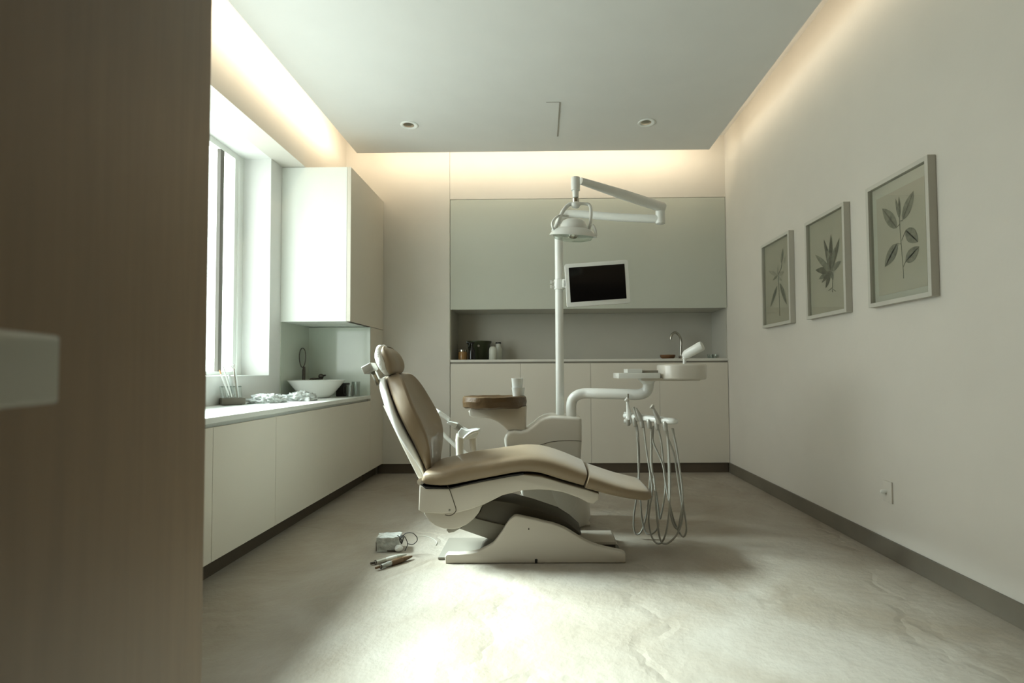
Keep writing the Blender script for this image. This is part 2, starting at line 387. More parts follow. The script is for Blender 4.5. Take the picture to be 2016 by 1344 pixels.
# ------------------------------------------------------------------ treatment chair
YC = 3.02                              # the chair's long axis runs across the room at this depth
chair = thing('dental_chair', (0.02, YC, 0), 'reclining tan leather dental chair on a white base in the middle of the room', 'dental chair')
YN = 2.76
def pl(pts, Y): return [at(x, y, Y) for x, y in pts]
def sec_loft(b, spine, p=3.2, seg=32):
    """spine rows: (x, z) centre, half thickness, half width, y centre"""
    out = []
    for i, (x, z, th, hw, yc) in enumerate(spine):
        a = spine[max(i-1, 0)]; c = spine[min(i+1, len(spine)-1)]
        t = Vector((c[0]-a[0], 0, c[1]-a[1])).normalized(); nn = Vector((-t.z, 0, t.x))
        out.append((Vector((x, yc, z)), Vector((0, hw, 0)), nn*th))
    return b.loft(out, seg, p)

# seat cushion: the near face runs along the traced side line, 8 cm thick, 52 cm wide
top = [(829, 934), (836, 928), (870, 921), (918, 911), (963, 905), (1000, 899), (1037, 896), (1070, 899), (1109, 912), (1153, 930)]
bot = [(829, 951), (838, 958.5), (880, 959.5), (920, 952), (960, 943.5), (1000, 936), (1030, 932), (1066, 936), (1109, 949), (1153, 961.5)]
def cushion(top, bot, ynear, hws, yc, ends=(0.35, 0.8)):
    T = spline(pl(top, ynear), 3); B = spline(pl(bot, ynear), 3); sp_ = []
    n = len(T)
    for i in range(n):
        c = (T[i]+B[i])/2; th = max(0.012, (T[i]-B[i]).length/2)
        f = i/(n-1); k = min(int(f*(len(hws)-1)), len(hws)-2); g = f*(len(hws)-1)-k
        sp_.append((c.x, c.z, th, hws[k]*(1-g)+hws[k+1]*g, yc))
    return sp_
sp_ = cushion(top, bot, YN+0.01, [0.23, 0.262, 0.265, 0.26, 0.25], YC)
b = MB(); 
x0_, z0_, t0_, w0_, y0_ = sp_[0]
sp_[0] = (x0_+0.004, z0_, t0_*0.75, w0_*0.95, y0_); sp_.insert(0, (x0_-0.006, z0_, t0_*0.35, w0_*0.8, y0_))
sec_loft(b, sp_, 4.2, 36).noise(0.004, 4).build('seat', 'leather', chair, smooth=60)
top2 = [(1155, 931), (1185, 941), (1220, 952.5), (1255, 961), (1280, 966.5), (1287, 971)]
bot2 = [(1155, 962.5), (1185, 971), (1220, 979.5), (1250, 986), (1272, 988.5), (1285, 983)]
sp_ = cushion(top2, bot2, 2.80, [0.245, 0.235, 0.22, 0.195, 0.17], 3.0)
x0_, z0_, t0_, w0_, y0_ = sp_[0]; sp_.insert(0, (x0_-0.006, z0_+0.002, t0_*0.5, w0_*0.85, y0_))
x0_, z0_, t0_, w0_, y0_ = sp_[-1]; sp_[-1] = (x0_-0.002, z0_, t0_*0.9, w0_*0.93, y0_); sp_.append((x0_+0.005, z0_-0.001, t0_*0.4, w0_*0.7, y0_))
b = MB(); sec_loft(b, sp_, 4.2, 36).noise(0.003, 4, 3).build('leg_rest', 'leather', chair, smooth=60)

# backrest: a tapered pad with raised side wings, a pale shell behind it
def back_surface():
    """rows up the back: centre of the pad's rear face, half width"""
    rows = [(-0.632, 0.405, 0.075), (-0.640, 0.435, 0.11), (-0.660, 0.50, 0.165), (-0.684, 0.56, 0.210), (-0.710, 0.62, 0.245),
            (-0.738, 0.68, 0.264), (-0.770, 0.74, 0.262), (-0.802, 0.80, 0.243), (-0.830, 0.86, 0.212), (-0.856, 0.91, 0.178), (-0.876, 0.955, 0.145), (-0.884, 0.980, 0.105)]
    return rows
TH = [0.18, 0.24, 0.44, 0.70, 0.90, 1.0, 1.0, 1.0, 1.0, 0.98, 0.85, 0.55]
def pad(rows, y0, off, thick, wing, wscale, name, m, edge=0.5, sub=0, nseed=0):
    b = MB(); rings = []
    K = 15
    for i, (x, z, hw) in enumerate(rows):
        a = rows[max(i-1, 0)]; c = rows[min(i+1, len(rows)-1)]
        t = Vector((c[0]-a[0], 0, c[1]-a[1])).normalized(); nn = Vector((t.z, 0, -t.x))    # towards the sitter
        hw *= wscale
        endf = TH[i]
        front, back = [], []
        for j in range(K):
            s = -1+2*j/(K-1)
            yy = y0 + hw*s
            curl = wing*abs(s)**3*min(1, TH[i]*1.2)
            th = thick*endf*(1-edge*abs(s)**10)
            P0 = Vector((x, yy, z)) + nn*(off*max(0.5, endf)+curl)
            back.append(P0); front.append(P0 + nn*th)
        rings.append(front + list(reversed(back)))
    b.rings(rings, True)
    if nseed: b.noise(0.0035, 5, nseed)
    return b.build(name, m, chair, smooth=65, sub=sub)
rows = back_surface()
YB = 3.03
rows = [(x+0.016, z, w) for x, z, w in rows]
back = pad(rows, YB, 0.0, 0.095, 0.035, 1.0, 'backrest', 'leather', edge=0.12, sub=2, nseed=4)
shell = pad([(x-0.0, z, w) for x, z, w in rows[0:]], YB, -0.052, 0.050, 0.035, 1.03, 'back_shell', 'shell_white', edge=0.4, sub=2)
# back carrier arm running down behind the pad to the seat hinge
b = MB()
b.loft([(Vector((-0.640, YB, 0.40)), Vector((0, 0.10, 0)), Vector((0.025, 0, 0.01))), (Vector((-0.665, YB, 0.44)), Vector((0, 0.10, 0)), Vector((0.025, 0, 0.008))), (Vector((-0.745, YB, 0.60)), Vector((0, 0.09, 0)), Vector((0.03, 0, 0.008))), (Vector((-0.865, YB, 0.82)), Vector((0, 0.06, 0)), Vector((0.022, 0, 0.006)))], 20, 3)
b.build('back_carrier', 'beige_plastic', chair, smooth=50)
# headrest: crinkled wrapped pillow with a clamp on a short post behind it
h0 = at(768, 709, 2.98)
b = MB()
ax = Vector((-0.22, 0, 0.975)).normalized(); nx = Vector((0.975, 0, 0.22))
secs = []
for f, th, hw in [(-1, 0.018, 0.085), (-0.88, 0.034, 0.115), (-0.6, 0.046, 0.135), (-0.2, 0.052, 0.142), (0.25, 0.050, 0.140), (0.6, 0.042, 0.128), (0.85, 0.028, 0.10), (1, 0.012, 0.07)]:
    secs.append((h0 + ax*f*0.082 + Vector((0.012, 0, 0)) - nx*0.010*f, Vector((0, hw, 0)), nx*th))
b.loft(secs, 40, 2.4)
for v in b.bm.verts:                                    # hollow of the face side
    q = (v.co.y-h0.y)/0.14; dd_ = (v.co-h0).dot(nx)
    if dd_ > 0.01: v.co -= nx*0.022*max(0, 1-q*q)
head = b.noise(0.007, 11, 2).build('headrest', 'leather', chair, smooth=70, sub=1)
b = MB(); secs = []
for f, th, hw in [(-0.98, 0.010, 0.10), (-0.6, 0.018, 0.139), (-0.2, 0.022, 0.147), (0.25, 0.022, 0.146), (0.6, 0.018, 0.135), (0.9, 0.012, 0.108), (1.06, 0.010, 0.07)]:
    secs.append((h0 + ax*f*0.088 + Vector((0.012, 0, 0)) - nx*(0.026+0.010*f), Vector((0, hw, 0)), nx*th*1.7))
b.loft(secs, 48, 2.4); M['wrap'] = mat('crinkled_white_wrap', (0.82, 0.82, 0.79), 0.3, bump=1.0, bscale=22)
o = b.noise(0.012, 22, 5).build('headrest_wrap', 'wrap', chair, smooth=30, sub=1); o['label'] = 'crinkled white wrapping on the back of the headrest'
bx = at(728, 725, 2.90)
b = MB(); b.box((-0.030, -0.045, -0.022), (0.030, 0.045, 0.022), 0.007, 3)
R_ = Matrix.Rotation(math.radians(-27), 4, 'Y')
for v in b.bm.verts: v.co = (R_ @ v.co) + bx
o = b.build('headrest_clamp', 'grey_plastic', chair, smooth=40); o['label'] = 'grey clamp block behind the headrest'
b = MB(); b.box((-0.013, -0.022, -0.10), (0.013, 0.022, -0.02), 0.004)
R_ = Matrix.Rotation(math.radians(-25), 4, 'Y')
for v in b.bm.verts: v.co = (R_ @ v.co) + bx + Vector((0.004, 0.03, 0))
b.build('headrest_post', 'steel', chair, smooth=40)

# seat housing below the cushion
top = [(826, 954), (838, 960), (885, 961.5), (920, 953.5), (960, 945), (1000, 937.5), (1030, 933.5), (1066, 938), (1109, 951), (1153, 963.5), (1179.5, 971)]
bot = [(1178.5, 984), (1168, 991.5), (1157, 989), (1138, 979), (1109, 969), (1085, 965), (1060, 963.5), (1027, 965.5), (989, 975), (952, 993.5), (925, 1003), (900, 1009), (870, 1011), (832, 1009), (824, 1004)]
b = MB(); b.prism(pl(top+bot, 2.79), Vector((0, 0.46, 0)), 0.006, 3); b.build('seat_housing', 'beige_plastic', chair, smooth=35)
b = MB(); ou = [(826, 955.5), (880, 956.5), (884, 961), (890, 978), (897, 1000), (896, 1006), (890, 1010.5), (880, 1011), (860, 1010), (833, 1009), (824, 1004)]
def dark_line(pts, Y, r, name='seam', m='gap', parent=None):
    b = MB(); b.tube(spline(pl(pts, Y), 5), r, 6); return b.build(name, m, parent)
dark_line([(881, 956), (886, 966), (891, 981), (897.5, 1001), (896, 1008), (890, 1013), (883, 1014.5), (876, 1013)], 2.7895, 0.0022, 'hinge_cover_seam', 'gap', chair)
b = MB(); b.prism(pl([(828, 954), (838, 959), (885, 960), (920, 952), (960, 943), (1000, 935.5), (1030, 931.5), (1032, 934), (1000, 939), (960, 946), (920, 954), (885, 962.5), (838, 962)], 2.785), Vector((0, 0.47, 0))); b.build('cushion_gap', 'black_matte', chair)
b = MB(); c = at(885, 1004, 2.789); b.lathe([(0, -0.001), (0.0055, -0.001), (0.0055, 0.002), (0, 0.003)], c, (0, -1, 0), 16); b.build('screw', 'grey_plastic', chair, smooth=30)
# rounded belly under the hinge
b = MB(); b.prism(pl([(833, 1006), (836, 1014), (845, 1026), (858, 1035), (873, 1040.5), (890, 1042), (903, 1040), (918, 1033), (932, 1022), (942, 1010), (950, 994), (930, 998), (900, 1005)], 2.83), Vector((0, 0.38, 0)), 0.006, 3); b.build('hinge_cover', 'beige_plastic', chair, smooth=35)
b = MB(); b.prism(pl([(878, 1042), (883, 1049), (893, 1047.5), (904, 1041), (900, 1036), (886, 1038)], 2.90), Vector((0, 0.24, 0)), 0.003); b.build('lift_pivot', 'grey_plastic', chair, smooth=35)
# lifting arm and its dark bellows
b = MB(); b.prism(pl([(905, 1041), (933, 1019), (975, 1030), (1000, 1035), (1075, 1056), (1090, 1072), (985, 1068), (974, 1065)], 2.93), Vector((0, 0.24, 0)), 0.004); b.build('lift_arm', 'grey_plastic', chair, smooth=35)
b = MB(); b.prism(pl([(934, 1020), (945, 1008), (952, 990), (973, 985), (1010, 990), (1050, 1001), (1100, 1018), (1125, 1034), (1145, 1052), (1120, 1056), (1085, 1040), (1060, 1030), (1000, 1036), (975, 1030)], 2.94), Vector((0, 0.23, 0)), 0.004); o = b.build('lift_cover', 'dark_cover' if 'dark_cover' in M else 'grey_plastic', chair, smooth=35)

# base: a plate on the floor, a humped side cheek near and far, end covers
hump = [(877, 1101), (875.5, 1095.5), (880, 1090.5), (903, 1090.8), (925, 1089.5), (941, 1086), (957, 1078.5), (970, 1070.5), (979, 1060), (987, 1048.5), (995, 1035.5), (1003, 1024), (1011, 1017), (1017, 1015.5), (1034, 1019), (1055, 1023.5), (1072, 1028), (1088, 1031.5), (1101, 1036), (1113, 1041), (1124, 1047.5), (1139, 1057), (1153, 1065.5), (1168, 1072), (1183, 1077), (1200, 1081), (1217, 1084.5), (1227, 1087), (1231.5, 1090), (1232, 1101)]
Hn = pl(hump, 2.83)
for p in Hn: p.z = max(p.z, 0.0015)
Hn[0].z = Hn[-1].z = 0.0015
b = MB(); b.prism(Hn, Vector((0, 0.05, 0)), 0.006, 3); b.build('base_cheek', 'beige_plastic', chair, smooth=35)
x0_, x1_ = Hn[0].x, Hn[-1].x
M['plate_shade_grey'] = mat('shaded_plate_grey', (0.17, 0.155, 0.125), 0.6)  # darker grey stands for the shade lying on the plate
xl_ = at(862, 1094, 2.885).x
b = MB(); b.box((xl_, 2.885, 0.001), (x1_-0.004, 3.22, 0.016), 0.004); b.build('base_plate', 'plate_shade_grey', chair, smooth=40)
xm_ = at(1138, 1050, 3.1).x
b = MB(); b.prism([Vector((xm_, 2.99, 0.044)), Vector((x1_-0.018, 2.99, 0.044)), Vector((x1_-0.03, 2.99, 0.060)), Vector((xm_, 2.99, 0.060))], Vector((0, 0.22, 0)), 0.004); b.build('base_end_cover', 'beige_plastic', chair, smooth=40)
b = MB(); b.box((xm_+0.01, 3.0, 0.016), (x1_-0.03, 3.20, 0.044)); b.build('base_core', 'dark_cover', chair)  # dark fill painted in for the shade below the end cover
b = MB(); b.prism([Vector((x0_+0.16, 2.89, 0.016)), Vector((x1_-0.22, 2.89, 0.016)), Vector((x1_-0.25, 2.89, 0.09)), Vector((x0_+0.32, 2.89, 0.12))], Vector((0, 0.26, 0))); b.build('base_core', 'dark_cover', chair)
b = MB(); c = at(1055.5, 1096.5, 2.8285); b.box((c.x-0.007, 2.8275, 0.002), (c.x+0.007, 2.832, 0.024), 0.002); b.build('foot_slot', 'black_matte', chair)
b = MB(); c = at(1041, 1041, 2.8285); b.box((c.x-0.003, 2.829, c.z-0.005), (c.x+0.003, 2.832, c.z+0.005)); b.build('cheek_mark', 'gap', chair)
# armrest carrier between backrest and seat hinge
b = MB(); b.tube([at(828, 948, YC-0.22), at(828, 948, YC+0.22)], 0.018, 14); b.build('hinge_rod', 'beige_plastic', chair, smooth=40)
# ------------------------------------------------------------------ delivery unit behind the chair
YU = 3.42
unit = thing('dental_unit', (0.12, 3.62, 0), 'ivory dental unit column standing behind the tan chair', 'dental unit')
prof = [(993, 875), (992, 864), (995.5, 855), (1001, 849.5), (1012, 848), (1025, 849), (1037, 846), (1048, 838), (1060, 827.5), (1072, 821), (1086, 818.5), (1105, 819.5), (1125, 820.5), (1140, 821.5), (1145.5, 824), (1146, 866)]
low = [(1143, 915), (1142, 960), (1136, 1000), (1120, 1018), (1090, 1024), (1060, 1015), (1035, 1000), (1025, 975), (1023, 930), (1008, 905), (996, 890)]
b = MB(); b.prism(pl(prof+low, YU), Vector((0, 0.30, 0)), 0.022, 5); b.build('housing', 'unit_white', unit, smooth=45)
dark_line([(1058, 878), (1072, 873), (1088, 869), (1110, 867.2), (1130, 867.2), (1145, 868)], YU-0.0005, 0.0018, 'housing_seam', 'gap', unit)
dark_line([(1025, 968), (1028, 978), (1033, 990)], YU-0.0005, 0.0015, 'housing_seam', 'gap', unit)
b = MB(); b.lathe([(0.10, 0.0), (0.17, 0.005), (0.185, 0.04), (0.18, 0.12), (0.19, 0.2), (0.20, 0.28), (0.19, 0.32)], (0.135, 3.60, 0.0), seg=40); b.build('pedestal', 'unit_white', unit, smooth=40)
b = MB(); c = at(1146, 1029, 3.55); b.box((c.x-0.03, 3.5, 0.0), (c.x+0.05, 3.6, 0.012), 0.003); b.build('floor_cover', 'beige_plastic', unit)
# cuspidor arm, wrapped bowl
b = MB(); b.prism(pl([(922, 809), (924, 818), (930, 822.5), (955, 823), (966, 824.5), (979, 830), (990, 838), (1000, 847.5), (1035, 847.5), (1036.5, 800), (930, 803)], YU+0.05), Vector((0, 0.12, 0)), 0.010, 3)
cb = b.build('bowl_arm', 'beige_plastic', unit, smooth=40)
dark_line([(1004, 848), (1020, 848), (1034, 847.5)], YU+0.048, 0.0022, 'arm_seam', 'gap', cb)
M['brown_wrap'] = mat('brown_plastic_wrap', (0.10, 0.062, 0.03), 0.3, bump=0.5, bscale=12, var=0.2, vscale=14)
bc = at(973, 790, YU+0.10); rx_ = (at(1037, 790, YU+0.10)-at(909, 790, YU+0.10)).length/2
b = MB()
b.lathe([(0.05, -0.052), (0.88, -0.050), (0.97, -0.040), (1.0, 0.0), (0.98, 0.032), (0.94, 0.040), (0.88, 0.036), (0.80, 0.015), (0.4, 0.0), (0.01, 0.0)], (0, 0, 0), seg=44)
for v in b.bm.verts: v.co = Vector((v.co.x*rx_, v.co.y*0.15, v.co.z*0.88)) + Vector((bc.x, bc.y+0.02, bc.z))
b.noise(0.006, 18, 1); o = b.build('spittoon_bowl', 'brown_wrap', unit, smooth=30); o['label'] = 'brown plastic wrapped spittoon bowl'
# light pole
pp = at(1102.5, 800, 3.56)
top_z = at(1102.5, 440, 3.56).z
b = MB(); path = [Vector((pp.x, 3.56, 0.66)), Vector((pp.x, 3.56, top_z-0.05))] 
b.tube(path, 0.0275, 24)
pole = b.build('pole', 'white', unit, smooth=40)
# fixed arm out to the elbow, sprung arm back over the chair
el = at(1300, 431, 3.40)
b = MB()
A0 = Vector((pp.x, 3.56, top_z-0.06)); 
b.tube(spline([A0, A0+Vector((0.0, 0, 0.06)), A0+Vector((0.03, -0.005, 0.105)), A0+Vector((0.10, -0.012, 0.122)), el.lerp(A0+Vector((0, 0, 0.12)), 0.4), el+Vector((0, 0, 0.0))], 6), 0.026, 20); b.build('lower_light_arm', 'white', unit, smooth=40)
b = MB(); b.tube([el+Vector((0, 0, -0.035)), el+Vector((0, 0, -0.03)), el+Vector((0, 0, 0.05)), el+Vector((0, 0, 0.055))], [0.018, 0.03, 0.03, 0.02], 20); b.build('elbow_joint', 'white', unit, smooth=40)
el2 = at(1304, 408, 3.40); hd = at(1143, 356, 3.00)
b = MB(); b.tube([el2+Vector((0.02, 0, -0.005)), el2, el2.lerp(hd, 0.5), hd.lerp(el2, 0.1), hd+Vector((0.0, 0, 0))], [0.018, 0.032, 0.030, 0.022, 0.020], 20); b.build('upper_light_arm', 'white', unit, smooth=40)
kn = at(1133, 365, 2.97)
b = MB(); b.tube([kn+Vector((0, 0, 0.05)), kn+Vector((0, 0, 0.044)), kn+Vector((0, 0, 0.01)), kn+Vector((0, 0, -0.028)), kn+Vector((0, 0, -0.03)), kn+Vector((0, 0, -0.07))], [0.012, 0.025, 0.026, 0.025, 0.018, 0.017], 20); b.build('light_joint', 'white', unit, smooth=40)
b = MB(); b.tube([kn+Vector((0, 0, -0.068)), kn+Vector((0, 0, -0.075)), kn+Vector((0, 0, -0.105)), kn+Vector((0, 0, -0.108))], [0.014, 0.020, 0.019, 0.01], 16); b.build('swivel_collar', 'steel', unit, smooth=40)
# operating light: yoke, dome, flared shield
lc = at(1129, 452, 2.95)
light = None
b = MB()
tilt = Matrix.Rotation(math.radians(4), 4, 'Y') @ Matrix.Rotation(math.radians(9), 4, 'X')
def lathe_t(prof_, c, m_, seg=44, sc=(1, 1, 1)):
    b = MB(); b.lathe(prof_, (0, 0, 0), seg=seg)
    for v in b.bm.verts: v.co = (m_ @ Vector((v.co.x*sc[0], v.co.y*sc[1], v.co.z*sc[2]))) + c
    return b
b = lathe_t([(0.118, -0.030), (0.132, -0.036), (0.126, -0.024), (0.108, -0.006), (0.085, 0.008), (0.055, 0.018), (0.05, 0.012), (0.08, 0.002), (0.10, -0.012)], lc, tilt, sc=(1, .75, 1)); b.build('light_reflector', 'white', unit, smooth=45)
b = lathe_t([(0.078, 0.008), (0.075, 0.022), (0.062, 0.045), (0.04, 0.058), (0.012, 0.062)], lc, tilt, sc=(1, .8, 1)); b.build('light_housing', 'white', unit, smooth=45)
b = lathe_t([(0.115, -0.032), (0.10, -0.055), (0.05, -0.066), (0.005, -0.068)], lc, tilt, sc=(1, .75, 1)); b.build('light_shield', 'thin_glass', unit, smooth=60)
b = lathe_t([(0.035, 0.0), (0.03, -0.03), (0.02, -0.045), (0.005, -0.05)], lc, tilt); b.build('light_bulb', 'steel', unit, smooth=45)
top_ = kn+Vector((0, 0, -0.11))
b = MB(); b.tube(spline([lc+Vector((-0.115, 0, -0.01)), lc+Vector((-0.085, 0, 0.04)), lc+Vector((-0.06, 0, 0.10)), top_+Vector((-0.04, 0, -0.0)), top_+Vector((-0.012, 0, 0.006))], 7), [0.011]*29, 12)
b.tube(spline([top_+Vector((0.012, 0, 0.006)), top_+Vector((0.075, 0, 0.0)), lc+Vector((0.098, 0, 0.085)), lc+Vector((0.092, 0, 0.03)), lc+Vector((0.085, 0, 0.0))], 7), [0.009]*29, 12)
b.ball(top_, 0.026, 16, (1, 1, .8)); b.build('light_yoke', 'white', unit, smooth=50)
for sg in (-1, 1):
    b = MB(); hb = lc+Vector((sg*0.118, -0.0, -0.01))
    if sg < 0: b.tube(spline([hb+Vector((0.01, -0.02, 0.0)), hb+Vector((0.0, -0.03, 0.04)), hb+Vector((0.035, -0.01, 0.085)), hb+Vector((0.09, 0.02, 0.09))], 6), 0.007, 10)
    else: b.tube(spline([hb+Vector((-0.012, -0.02, 0.03)), hb+Vector((0.0, -0.03, 0.0)), hb+Vector((0.003, -0.03, -0.035))], 6), 0.007, 10)
    b.build('light_handle', 'white', unit, smooth=50)
# pole clamp for the monitor
cl = at(1102.5, 560, 3.56)
b = MB(); b.lathe([(0.031, -0.034), (0.034, -0.032), (0.034, 0.032), (0.031, 0.034)], (pp.x, 3.56, cl.z)); 
b.box((pp.x+0.02, 3.50, cl.z-0.028), (pp.x+0.10, 3.56, cl.z+0.028), 0.006); b.build('monitor_clamp', 'white', unit, smooth=40)
for dz in (0.016, -0.016):
    b = MB(); b.tube([Vector((pp.x-0.03, 3.55, cl.z+dz)), Vector((pp.x-0.048, 3.55, cl.z+dz)), Vector((pp.x-0.049, 3.55, cl.z+dz)), Vector((pp.x-0.060, 3.55, cl.z+dz))], [0.005, 0.005, 0.010, 0.010], 12); b.build('clamp_knob', 'white', unit, smooth=40)
# monitor
q = [at(x, y, 3.47) for x, y in ((1111.4, 520), (1236.4, 510.5), (1242.4, 596), (1116, 604.5))]
mon = thing('monitor', tuple((q[2]+q[3])/2), 'small white framed monitor with a black screen clamped to the lamp pole', 'monitor')
cen = (q[0]+q[1]+q[2]+q[3])/4; ex = ((q[1]-q[0])+(q[2]-q[3])).normalized(); ez = ((q[0]-q[3])+(q[1]-q[2])).normalized(); ey = Vector((0, 1, 0))
mw = ((q[1]-q[0]).length+(q[2]-q[3]).length)/4; mh = ((q[0]-q[3]).length+(q[1]-q[2]).length)/4
def rrect(c, ex, ez, w, h, r, n=5):
    out = []
    for (sx_, sz_, a0) in ((1, 1, 0), (-1, 1, 90), (-1, -1, 180), (1, -1, 270)):
        for k in range(n+1):
            a = math.radians(a0+90*k/n); out.append(c + ex*(sx_*(w-r)+r*math.cos(a)) + ez*(sz_*(h-r)+r*math.sin(a)))
    return out
b = MB(); b.prism(rrect(cen, ex, ez, mw, mh, 0.014), ey*0.035, 0.004); b.build('bezel', 'white', mon, smooth=40)
b = MB(); b.prism(rrect(cen-ey*0.0012+ez*0.002, ex, ez, mw-0.026, mh-0.028, 0.002), ey*0.003); b.build('screen', 'black', mon)
b = MB(); b.prism([pp+Vector((0.03, -0.06, cl.z-pp.z-0.025)), pp+Vector((0.12, -0.06, cl.z-pp.z-0.025)), pp+Vector((0.12, -0.06, cl.z-pp.z+0.025)), pp+Vector((0.03, -0.06, cl.z-pp.z+0.025))], Vector((0, 0.03, 0)), 0.004); b.build('mount', 'white', mon, smooth=40)
# delivery arm
b = MB(); pc = at(1125, 820, 3.50)
pts = [at(1125, 826, 3.50), at(1124.5, 800, 3.50), at(1128, 785, 3.50), at(1139, 776.5, 3.49), at(1155, 774, 3.48), at(1180, 774.5, 3.44), at(1230, 775.5, 3.38), at(1255, 776.5, 3.35), at(1270, 772, 3.34), at(1276, 762, 3.33), at(1276, 746, 3.33)]
b.tube(spline(pts, 5), 0.0335, 24); b.build('delivery_arm', 'white', unit, smooth=40)
b = MB(); c = at(1275, 747, 3.33); b.lathe([(0.03, -0.03), (0.045, -0.012), (0.06, 0.004), (0.06, 0.012)], c); b.build('arm_flange', 'white', unit, smooth=40)
# instrument tray
tray = thing('instrument_tray', tuple(at(1275, 745, 3.33)), 'white instrument tray with a round control head and tube handle on the swing arm', 'tray')
a_ = at(1217, 733.5, 3.22); c_ = at(1299, 744.5, 3.22)
b = MB(); b.box((a_.x, 3.20, c_.z), (c_.x, 3.44, a_.z-0.002), 0.004); b.build('tray_plate', 'white', tray, smooth=40)
b = MB(); a2 = at(1235, 727.5, 3.26); c2 = at(1264, 733, 3.26); b.box((a2.x, 3.25, c2.z-0.002), (c2.x, 3.40, a2.z+0.004), 0.002); b.build('tray_mat', 'white', tray)
b = MB(); a2 = at(1265, 728.5, 3.30); c2 = at(1299, 733, 3.30); b.box((a2.x, 3.29, c2.z-0.002), (c2.x, 3.40, a2.z-0.001), 0.002); b.build('tray_cover', 'grey_plastic', tray)
hcn = at(1346, 732, 3.24); hw_ = (at(1393, 732, 3.24)-at(1299, 732, 3.24)).length/2; hz_ = (at(1346, 717, 3.24)-at(1346, 747, 3.24)).length/2
b = MB(); b.loft([(hcn+Vector((0, 0.05, z_*hz_)), Vector((hw_*s_, 0, 0)), Vector((0, 0.15*s_, 0))) for z_, s_ in ((-1, .90), (-0.93, .95), (-0.8, 0.985), (0.75, 1), (0.9, 0.985), (1, .94))], 48, 2.6); b.build('control_head', 'unit_white', tray, smooth=40)
b = MB(); b.box((at(1262, 745, 3.3).x, 3.22, c_.z-0.016), (at(1372, 745, 3.3).x, 3.40, c_.z+0.004), 0.006); b.build('tray_underside', 'beige_plastic', tray, smooth=40)
hs = at(1347.5, 716, 3.20)
b = MB(); b.tube([hs, at(1348, 707, 3.20), at(1348, 706, 3.20), at(1349.5, 696, 3.20)], [0.010, 0.010, 0.0145, 0.0145], 18); b.build('handle_stem', 'white', tray, smooth=40)
b = MB(); b.tube([at(1345, 703, 3.20), at(1349, 700, 3.20), at(1352, 697, 3.19), at(1380, 681.5, 3.13), at(1383, 680, 3.125)], [0.016, 0.024, 0.027, 0.029, 0.026], 28); b.build('handle', 'white', tray, smooth=35)
# cups on the bowl
def cup(px, py0, py1, r, label):
    base = at(px, py0, YU+0.11); topz = at(px, py1, YU+0.11).z; h_ = topz-base.z
    b = MB(); b.lathe([(r*0.8, 0), (r*0.82, 0.001), (r*1.0, h_), (r*1.03, h_+0.001), (r*0.96, h_), (r*0.78, 0.004), (0, 0.004)], base, seg=32)
    return tag(b.build('plastic_cup', 'cup', None, smooth=50), label, 'cup', 'plastic cups stacked beside the bowl')
M['cup'] = mat('translucent_white_plastic', (0.75, 0.77, 0.75), 0.3, var=0.01)
cup(1020.5, 782, 763, 0.043, 'lower translucent white plastic cup on the rim of the wrapped bowl')
cup(1018.5, 766.5, 744.5, 0.039, 'upper white plastic cup stacked in the lower cup on the wrapped bowl')

# ------------------------------------------------------------------ instrument holder with hoses
h_l, h_r = at(1233, 820, 3.34), at(1330, 838, 2.98)
zz = 0.712; h_l.z = zz; h_r.z = zz-0.005
hold = thing('instrument_holder', tuple((h_l+h_r)/2), 'white holder bar with handpieces and long grey looping hoses beside the foot of the chair', 'instrument holder')
ux = (h_r-h_l).normalized(); uy = Vector((-ux.y, ux.x, 0))
if uy.y < 0: uy = -uy
L_ = (h_r-h_l).length
b = MB(); secs = []
for f, w_, t_ in ((-0.02, 0.012, 0.008), (0.0, 0.026, 0.015), (0.08, 0.030, 0.018), (0.5, 0.034, 0.018), (0.92, 0.032, 0.018), (0.99, 0.022, 0.014), (1.01, 0.008, 0.006)):
    secs.append((h_l + ux*L_*f + Vector((0, 0, 0.012)), uy*w_, Vector((0, 0, t_))))
b.loft(secs, 24, 2.6); b.build('holder_bar', 'white', hold, smooth=50)
b = MB(); kk = h_l+ux*0.02; b.tube([kk+Vector((0, 0, -0.03)), Vector((kk.x, kk.y, 0.86))], 0.0055, 10); b.build('hanger_rod', 'steel', hold, smooth=40)
for dz in (0.022, -0.022):
    b = MB(); b.tube([h_l+Vector((-0.012, 0, dz)), h_l+Vector((0.03, -0.02, dz))], 0.014, 14); b.build('clamp_knob', 'white', hold, smooth=40)
